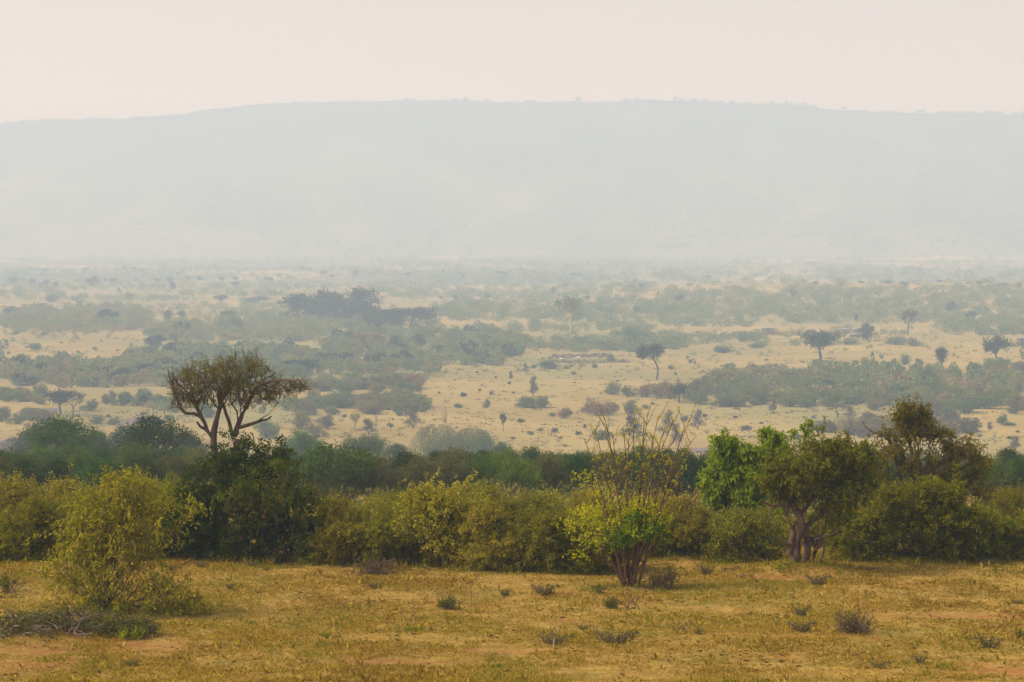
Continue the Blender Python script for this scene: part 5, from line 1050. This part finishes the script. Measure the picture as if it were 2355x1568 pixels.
def weed(px, by, w, h, label, kind='greengrass', n=60, cat='grass tuft', name='grass_tuft', group='green tufts on the near field', thick=.10):
    rng = np.random.default_rng(int(px * 3 + by)); p = hit(px, by); s = p[1] / F; W = w * s; H = h * s; g = Geo()
    pos = rng.normal(size=(n, 3)) * np.array([W * .25, W * .2, 0]); d = unit(rng.normal(size=(n, 3)) * np.array([.5, .5, .1]) + np.array([0, 0, .9]))
    leaves(g, rng, pos, d, H * rng.uniform(.6, 1.1, n), thick)
    tag(link(name, g.mesh(name, M[kind]), None, tuple(p)), label, cat, group)
for a in [(748, 1464, 26, 12, 'small round yellow-green tuft in the lower left half'), (1340, 1447, 30, 9, 'yellow-green tuft above the wide low brush'), (1145, 1536, 34, 12, 'yellow-green tuft at the bottom centre'), (300, 1470, 60, 36, 'bright green weedy clump at the right end of the brushwood pile'), (240, 1395, 20, 50, 'tall green weed stalk below the sunny bush'),
          (1432, 1432, 20, 10, 'bluish green little tuft right of the white peg'), (1535, 1312, 20, 10, 'green tuft near the right foot of the budding shrub'), (2170, 1535, 40, 12, 'yellow-green tuft near the bottom right'), (680, 1440, 26, 8, 'faint green tuft in the left half'), (580, 1470, 22, 9, 'faint yellow tuft in the left half'), (1930, 1455, 60, 10, 'bright green grass at the foot of the brush heap with the tall stalk'), (950, 1452, 40, 16, 'dry yellowish tuft below the dry stalk left of centre'), (790, 1486, 20, 8, 'small yellowish tuft low in the left half')]:
    weed(*a, thick=.16 if a[2] > 24 else .12)
def stalk(px, by, h, label, mat='deadtwig', thick=.007, k=10):
    rng = np.random.default_rng(int(px + by)); p = hit(px, by); s = p[1] / F; H = h * s; b = Geo(); t = np.linspace(0, 1, 7)[:, None]
    q = np.array([0, 0, 1.]) * H * t + np.cumsum(rng.normal(size=(7, 3)) * .012, 0) * np.array([1, 1, 0]); P = [q]
    for _ in range(k):
        j = rng.integers(2, 7); d = unit(np.array([rng.normal(), rng.normal(), 1.3])); P.append(q[j] + d * H * rng.uniform(.1, .28) * t)
    tubes(b, np.array(P), np.array([np.linspace(thick, thick * .5, 7)] + [np.linspace(thick * .6, thick * .3, 7)] * (len(P) - 1)), 4)
    tag(link('dry_stalk', b.mesh('dry_stalk', M[mat]), None, tuple(p)), label, 'plant', 'dry stalks on the near field')
for a in [(953, 1430, 46, 'thin dry stalk left of centre in the near field'), (1084, 1395, 56, 'thin dry stalk right of the dark rounded heap'), (1973, 1418, 66, 'tall dry stalk rising from the brush heap in the right half'), (1936, 1408, 40, 'thin dry stalk left of the tall one'), (1436, 1435, 30, 'thin dry stalk above the wide low brush'), (1862, 1460, 40, 'thin stalk left of the brush heap in the right half'), (1730, 1345, 36, 'thin stalk below the gnarled tree')]:
    stalk(*a)
def build_small_wood():
    p = hit(1273, 1492); s = p[1] / F; b = Geo(); t = np.linspace(0, 1, 5); tubes(b, [np.stack([.01 * t, 0 * t, t * .32 - .03], -1)], [[.022, .022, .02, .021, .012]], 8)
    tag(link('peg', b.mesh('peg', M['peg'], True), None, tuple(p)), 'short whitish wooden peg stuck in the grass beside low brush', 'peg')
    p = hit(2052, 1275); s = p[1] / F; o = root('tree_stump', tuple(p), 'pale grey splintered tree stump in front of the rounded yellow-green bush', 'stump'); b = Geo()
    for pts, r0, r1 in [([(2052, 1278), (2054, 1262), (2058, 1250), (2050, 1240), (2044, 1233)], .07, .025), ([(2058, 1278), (2060, 1262), (2062, 1252)], .08, .04), ([(2046, 1278), (2042, 1268), (2050, 1255)], .06, .03), ([(2064, 1278), (2068, 1268), (2062, 1258)], .05, .02)]:
        pline(b, s, 2052, 1275, pts, r0, r1, -.1, 0)
    link('stump_wood', b.mesh('stump_wood', M['bark_grey'], True), o); b = Geo()
    for pts, r0, r1 in [([(2034, 1276), (2036, 1262), (2032, 1245)], .03, .015), ([(2022, 1276), (2028, 1262), (2020, 1255)], .03, .012), ([(2012, 1276), (2016, 1266), (2014, 1256)], .025, .01)]:
        pline(b, s, 2052, 1275, pts, r0, r1, -.2, -.1)
    link('dead_shoots', b.mesh('dead_shoots', M['vinetwig'], True), o)
    p = hit(828, 1272); s = p[1] / F; b = Geo(); o = root('root_snag', tuple(p), 'reddish splayed dead root snag on top of the red-brown mound', 'stump')
    for pts in [[(828, 1276), (820, 1262), (808, 1248)], [(830, 1276), (832, 1260), (838, 1252)], [(826, 1276), (818, 1268), (812, 1262)], [(834, 1276), (842, 1264), (846, 1260)], [(830, 1276), (826, 1258), (820, 1250)]]:
        pline(b, s, 828, 1274, pts, .03, .01)
    link('snag_wood', b.mesh('snag_wood', M['bark_red'], True), o)
build_small_wood()

# ------------------------------------------------------------------ eroded banks on the left
def bank(px0, px1, by, h, label):
    a = hit(px0, by); c = hit(px1, by); rng = np.random.default_rng(abs(int(px0))); n = 26; t = np.linspace(0, 1, n); s = a[1] / F; H = h * s
    top = a[None] * (1 - t[:, None]) + c[None] * t[:, None]; prof = np.sin(np.pi * t) ** .5 * H * (.7 + .5 * vnoise(t * 6, t * 0, 3)); rows = []
    for k, (dy, hz) in enumerate([(-6, -.02), (-1.5, .35), (0, .85), (1.2, 1.), (9, .98), (22, 0)]):
        q = top.copy(); q[:, 1] += dy + rng.normal(size=n) * .5; q[:, 2] = height(q[:, 0], q[:, 1]) + prof * hz - .05; rows.append(q)
    V = np.array(rows); i = np.arange(6 * n).reshape(6, n); q = np.stack([i[:-1, :-1], i[:-1, 1:], i[1:, 1:], i[1:, :-1]], -1).reshape(-1, 4)
    tag(link('earth_bank', mk_mesh('earth_bank', V.reshape(-1, 3), q, np.zeros(len(q)), np.zeros(len(q)), M['soilbank'], True)), kind='structure')
bank(268, 375, 974, 16, 'b'); bank(-30, 64, 1034, 30, 'b'); bank(30, 120, 952, 10, 'b'); bank(1590, 1790, 1040, 9, 'b')

# ------------------------------------------------------------------ huts
def boxv(x0, x1, y0, y1, z0, z1):
    V = np.array([(x, y, z) for z in (z0, z1) for y in (y0, y1) for x in (x0, x1)], float); return V, np.array([(0, 2, 3, 1), (4, 5, 7, 6), (0, 1, 5, 4), (2, 6, 7, 3), (0, 4, 6, 2), (1, 3, 7, 5)])
def hut(px, by, w, h, label, door=True):
    p = hit(px, by); s = p[1] / F; W = w * s / 2; H = h * s; D = 2.2; o = root('mud_hut', tuple(p), label, 'hut', 'mud huts on the far plain')
    def part(name, boxes, m):
        g = Geo(); [g.add(*boxv(*bx)) for bx in boxes]; return link(name, g.mesh(name, m), o)
    dw = .55
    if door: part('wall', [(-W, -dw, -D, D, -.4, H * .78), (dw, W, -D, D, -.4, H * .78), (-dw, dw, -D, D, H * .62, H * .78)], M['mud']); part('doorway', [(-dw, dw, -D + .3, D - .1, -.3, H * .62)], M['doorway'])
    else: part('wall', [(-W, W, -D, D, -.4, H * .78)], M['mud'])
    rng = np.random.default_rng(int(px)); n = 9; X = np.linspace(-W - .35, W + .35, n); Y = np.linspace(-D - .4, D + .4, 4); zz = H * .78 + .02 + (H * .22) * (1 - (X[None] / (W + .35)) ** 2) * (1 - .6 * (Y[:, None] / (D + .4)) ** 2) + rng.normal(size=(4, n)) * .03
    T = np.stack([np.repeat(X[None], 4, 0), np.repeat(Y[:, None], n, 1), zz], -1); B = T.copy(); B[..., 2] = H * .78 + .004; V = np.concatenate([T.reshape(-1, 3), B.reshape(-1, 3)]); i = np.arange(4 * n).reshape(4, n); k = 4 * n
    q = [np.stack([i[:-1, :-1], i[:-1, 1:], i[1:, 1:], i[1:, :-1]], -1).reshape(-1, 4)]
    ring = list(i[0, :]) + list(i[1:, -1]) + list(i[-1, :-1][::-1]) + list(i[1:-1, 0][::-1]); q.append(np.array([(ring[j], ring[j] + k, ring[(j + 1) % len(ring)] + k, ring[(j + 1) % len(ring)]) for j in range(len(ring))])); q = np.concatenate(q)
    link('roof', mk_mesh('roof', V, q, np.zeros(len(q)), np.zeros(len(q)), M['hutroof']), o)
for a in [(1765, 768, 30, 16, 'tallest reddish mud hut left of the dark hedge line'), (1735, 771, 26, 10, 'low mud hut at the left end of the huts'), (1864, 766, 20, 10, 'small mud hut in the middle of the hut row'), (1940, 768, 28, 13, 'pale-roofed mud hut left of the dense dark tree'), (1972, 768, 24, 15, 'reddish mud hut touching the dense dark tree'), (1968, 776, 32, 9, 'long low mud hut in front of the reddish one', False), (2348, 792, 24, 18, 'mud hut behind the thorn fence at the right edge'), (1080, 655, 14, 6, 'faint mud hut in the hazy middle distance', False), (718, 660, 16, 6, 'faint low hut on the pale strip above the grove', False), (742, 660, 12, 6, 'smaller faint hut on the pale strip above the grove', False)]:
    hut(*a)
def thorn_fence(px0, px1, by, h, label):
    a = hit(px0, by); c = hit(px1, by); rng = np.random.default_rng(7); n = 900; t = rng.random((n, 1)); q = a * (1 - t) + c * t; q[:, 1] += rng.normal(size=n) * .5; q[:, 2] = height(q[:, 0], q[:, 1]); H = h * a[1] / F; q[:, 2] += rng.random(n) ** 1.3 * H; g = Geo()
    leaves(g, rng, q, rng.normal(size=(n, 3)) * np.array([1, .6, 1]), rng.uniform(.8, 1.8, n), .16)
    tag(link('thorn_fence', g.mesh('thorn_fence', M['thornfence'])), label, 'fence', 'thorn fences round the huts')
thorn_fence(1755, 1930, 772, 9, 'long purplish thorn-branch fence running between the mud huts'); thorn_fence(2308, 2400, 797, 9, 'thorn-branch fence at the right edge near the tall round-crowned tree'); thorn_fence(1262, 1450, 834, 6, 'low reddish brush fence line behind the cattle field')

# ------------------------------------------------------------------ cattle and goats
def cow_mesh(name, mats, two=False):
    b = Geo()
    def tb(pts, rad, k=8, m=0): tubes(b, [np.array(pts, float)], [np.array(rad, float)], k, m)
    tb([(-1.0, 0, 1.12), (-.9, 0, 1.1), (-.5, 0, 1.02), (0, 0, .98), (.4, 0, 1.02), (.62, 0, 1.12), (.78, 0, 1.2)], [.06, .24, .34, .37, .36, .30, .16])
    tb([(.55, 0, 1.2), (.8, 0, 1.28), (1.0, 0, 1.25)], [.24, .17, .13]); tb([(.95, 0, 1.34), (1.08, 0, 1.26), (1.28, 0, 1.05), (1.36, 0, .98)], [.09, .14, .09, .05])
    tb([(.3, 0, 1.3), (.5, 0, 1.46), (.66, 0, 1.36)], [.1, .14, .1])
    for x, yy, kx in [(.5, .17, .02), (.48, -.17, -.04), (-.75, .17, -.06), (-.72, -.17, .03)]:
        tb([(x, yy, .95), (x + kx, yy, .5), (x - kx, yy, .1), (x - kx + .02, yy, 0)], [.15, .07, .05, .06], 6)
    tb([(-1.0, 0, 1.2), (-1.1, 0, .9), (-1.08, 0, .5)], [.035, .025, .04], 5)
    for sgn in (1, -1): tb([(1.0, .08 * sgn, 1.42), (1.02, .28 * sgn, 1.52), (1.04, .32 * sgn, 1.68)], [.03, .025, .01], 5); tb([(.98, .1 * sgn, 1.36), (.96, .26 * sgn, 1.33)], [.04, .05], 5)
    return b.mesh(name, mats, True)
def build_cattle():
    cols = {'brown': ((.10, .045, .025), (.16, .07, .04)), 'black': ((.015, .013, .012), (.04, .035, .03)), 'white': ((.5, .46, .4), (.7, .66, .58)), 'dun': ((.24, .15, .09), (.34, .22, .13))}
    me = {k: cow_mesh(k + '_cow', bark_mat(k + '_cow_hide', *c, 2)) for k, c in cols.items()}
    rng = random.Random(4); L = [(1249, 829, 'black', 'black cow standing alone at the left end of the herd'), (1264, 828, 'brown', None), (1268, 826, 'black', None), (1291, 830, 'white', 'white cow in the front left of the herd'), (1322, 829, 'white', 'white cow in the middle front of the herd'), (1329, 826, 'white', 'second white cow in the middle of the herd')]
    for i in range(44):
        px = 1275 + 118 * (i / 43) + rng.uniform(-3, 3); L.append((px, 822 - (px - 1300) * .02 + rng.uniform(-2.0, 3.5), rng.choice(['brown', 'brown', 'brown', 'black', 'dun']), None))
    for i, (px, by, k, lab) in enumerate(L):
        p = hit(px, by); kd = {'brown': 'brown', 'black': 'black', 'white': 'white', 'dun': 'tan'}[k]
        o = link('cow', me[k], None, tuple(p), rng.choice([0, math.pi]) + rng.uniform(-.5, .5), rng.uniform(.9, 1.08)); tag(o, lab or f'one of the {kd} cows packed in the herd on the green edge of the plain', 'cow', f'cattle herd, {kd} ones' if not lab else 'cattle herd')
    for i, (px, by) in enumerate([(62, 760), (70, 759), (78, 761), (112, 762), (118, 761), (126, 762), (134, 761), (143, 762), (150, 763), (154, 761), (1084, 677), (1092, 678), (866, 636)]):
        p = hit(px, by); pl = 'left pale field' if px < 300 else 'hazy far strips'; o = link('goat', me['white'], None, tuple(p), rng.uniform(0, 6), .62); tag(o, f'one of the white goats grazing on the {pl}', 'goat', f'goats on the {pl}')
build_cattle()

# ------------------------------------------------------------------ trees along the skyline of the hill
def build_ridge_trees():
    rng = np.random.default_rng(15); L = [(60, 10, 7), (95, 8, 5), (258, 12, 5), (680, 9, 6), (812, 10, 7), (935, 14, 8), (952, 8, 6), (1020, 12, 7), (1045, 16, 7), (1071, 14, 10), (1119, 12, 8), (1212, 14, 9), (1226, 10, 8), (1329, 14, 13), (1440, 12, 9), (1462, 14, 10), (1552, 10, 13), (1565, 10, 9), (1595, 14, 8), (1620, 12, 7), (1655, 12, 8), (1680, 10, 9), (1720, 12, 7), (1772, 14, 7), (1806, 9, 12), (1818, 8, 9), (1848, 12, 10), (1870, 14, 8), (1938, 12, 13), (1990, 12, 6), (2058, 10, 6), (2110, 18, 9), (2120, 12, 10), (2160, 12, 7), (2205, 14, 8), (2230, 12, 7), (2275, 12, 7), (2300, 14, 8), (2330, 12, 7), (2348, 12, 8)]
    for i, (px, w, h) in enumerate(L):
        x = (px - 1177) / F * 6785; y = 6785.; z = float(hill_z(np.array([x]), np.array([y]))[0]) - 1; s = y / F; pl = 'left' if px < 800 else ('middle' if px < 1540 else 'right')
        plant('s_dark', ['dense', 'round', 'umb'][i % 3], 0, (x, y, z), w * s, (h + 2) * s, 'skyline_tree', f'one of the tiny trees breaking the hazy hill skyline, {pl} third', 'tree', f'skyline trees, {pl} third', i * 1.1, parts=False)
    V = []; g = Geo(); n = 2600; x = rng.uniform(-1400, 1400, n); y = 6775 + rng.uniform(-25, 25, n); z = hill_z(x, y); m = 12; d = unit(rng.normal(size=(n, m, 3))); r = rng.uniform(1.5, 4, n)[:, None, None]
    pos = np.stack([x, y, z + 1], -1)[:, None] + d * r * np.array([1.4, 1.4, .8]); leaves(g, rng, pos.reshape(-1, 3), d.reshape(-1, 3) + rng.normal(size=(n * m, 3)) * .5, (r * np.ones((n, m, 1))).ravel() * .8, .8)
    # woodland on the slope
    n = 9000; y = rng.uniform(5500, 6760, n); x = rng.uniform(-.19, .19, n) * y; keep = vnoise(x / 150 + 40, y / 260 + 4, 12) + rng.random(n) * .5 > .68; x = x[keep]; y = y[keep]; n = len(x); z = hill_z(x, y); m = 9; d = unit(rng.normal(size=(n, m, 3))); r = rng.uniform(2, 5, n)[:, None, None]
    pos = np.stack([x, y, z + 1], -1)[:, None] + d * r * np.array([1.2, 1.2, .7]); leaves(g, rng, pos.reshape(-1, 3), d.reshape(-1, 3) + rng.normal(size=(n * m, 3)) * .5, (r * np.ones((n, m, 1))).ravel() * .9, .8)
    tag(link('hillside_woods', g.mesh('hillside_woods', M['s_dark'])), kind='stuff')
build_ridge_trees()
import OpenImageIO as oiio, sys, numpy as np
a=oiio.ImageBuf('/workdir/render_main.png').get_pixels(oiio.FLOAT); h,w=a.shape[:2]
for (x,y) in [(1177,100),(100,100),(2250,100),(1177,210),(1177,260),(1177,400),(1177,550),(100,400),(2250,400),(1300,1000),(1700,800),(100,790),(1000,1450),(1200,1530)]:
    X=int(x/2354*w);Y=int(y/1568*h); p=a[max(0,Y-3):Y+4,max(0,X-3):X+4,:3].mean((0,1))*255
    print((x,y),p.astype(int))
import re
s=open('/workdir/scene.py').read()
s=s.replace("cam.location = (0, 0, CAMZ); cam.rotation_euler = (R(90 + PITCH), 0, 0)","cam.location = (9, 12, CAMZ+1); cam.rotation_euler = (R(90 + PITCH-1), 0, R(4))")
open('/tmp/side.py','w').write(s)

# ------------------------------------------------------------------ the hazy air
def build_haze():
    x0, x1, y0, y1, z0, z1 = -4300, 4300, -320, 7060, -56, 335
    V = np.array([(x, y, z) for z in (z0, z1) for y in (y0, y1) for x in (x0, x1)], float)
    q = np.array([(0, 2, 3, 1), (4, 5, 7, 6), (0, 1, 5, 4), (2, 6, 7, 3), (0, 4, 6, 2), (1, 3, 7, 5)])
    m, t, out = nt("haze_air"); pv = t.nodes.new("ShaderNodeVolumePrincipled")
    pv.inputs["Color"].default_value = HAZE_COL; pv.inputs["Absorption Color"].default_value = HAZE_ABS; pv.inputs["Density"].default_value = HAZE_DENS; pv.inputs["Anisotropy"].default_value = HAZE_G
    t.links.new(pv.outputs[0], out.inputs["Volume"])
    tag(link('haze', mk_mesh('haze', V, q, np.zeros(6), np.zeros(6), m)), kind='stuff')
HAZE_COL = (.62, .82, 1.0, 1); HAZE_ABS = (1, 1, 1, 1); HAZE_DENS = .00031; HAZE_G = .1
build_haze()
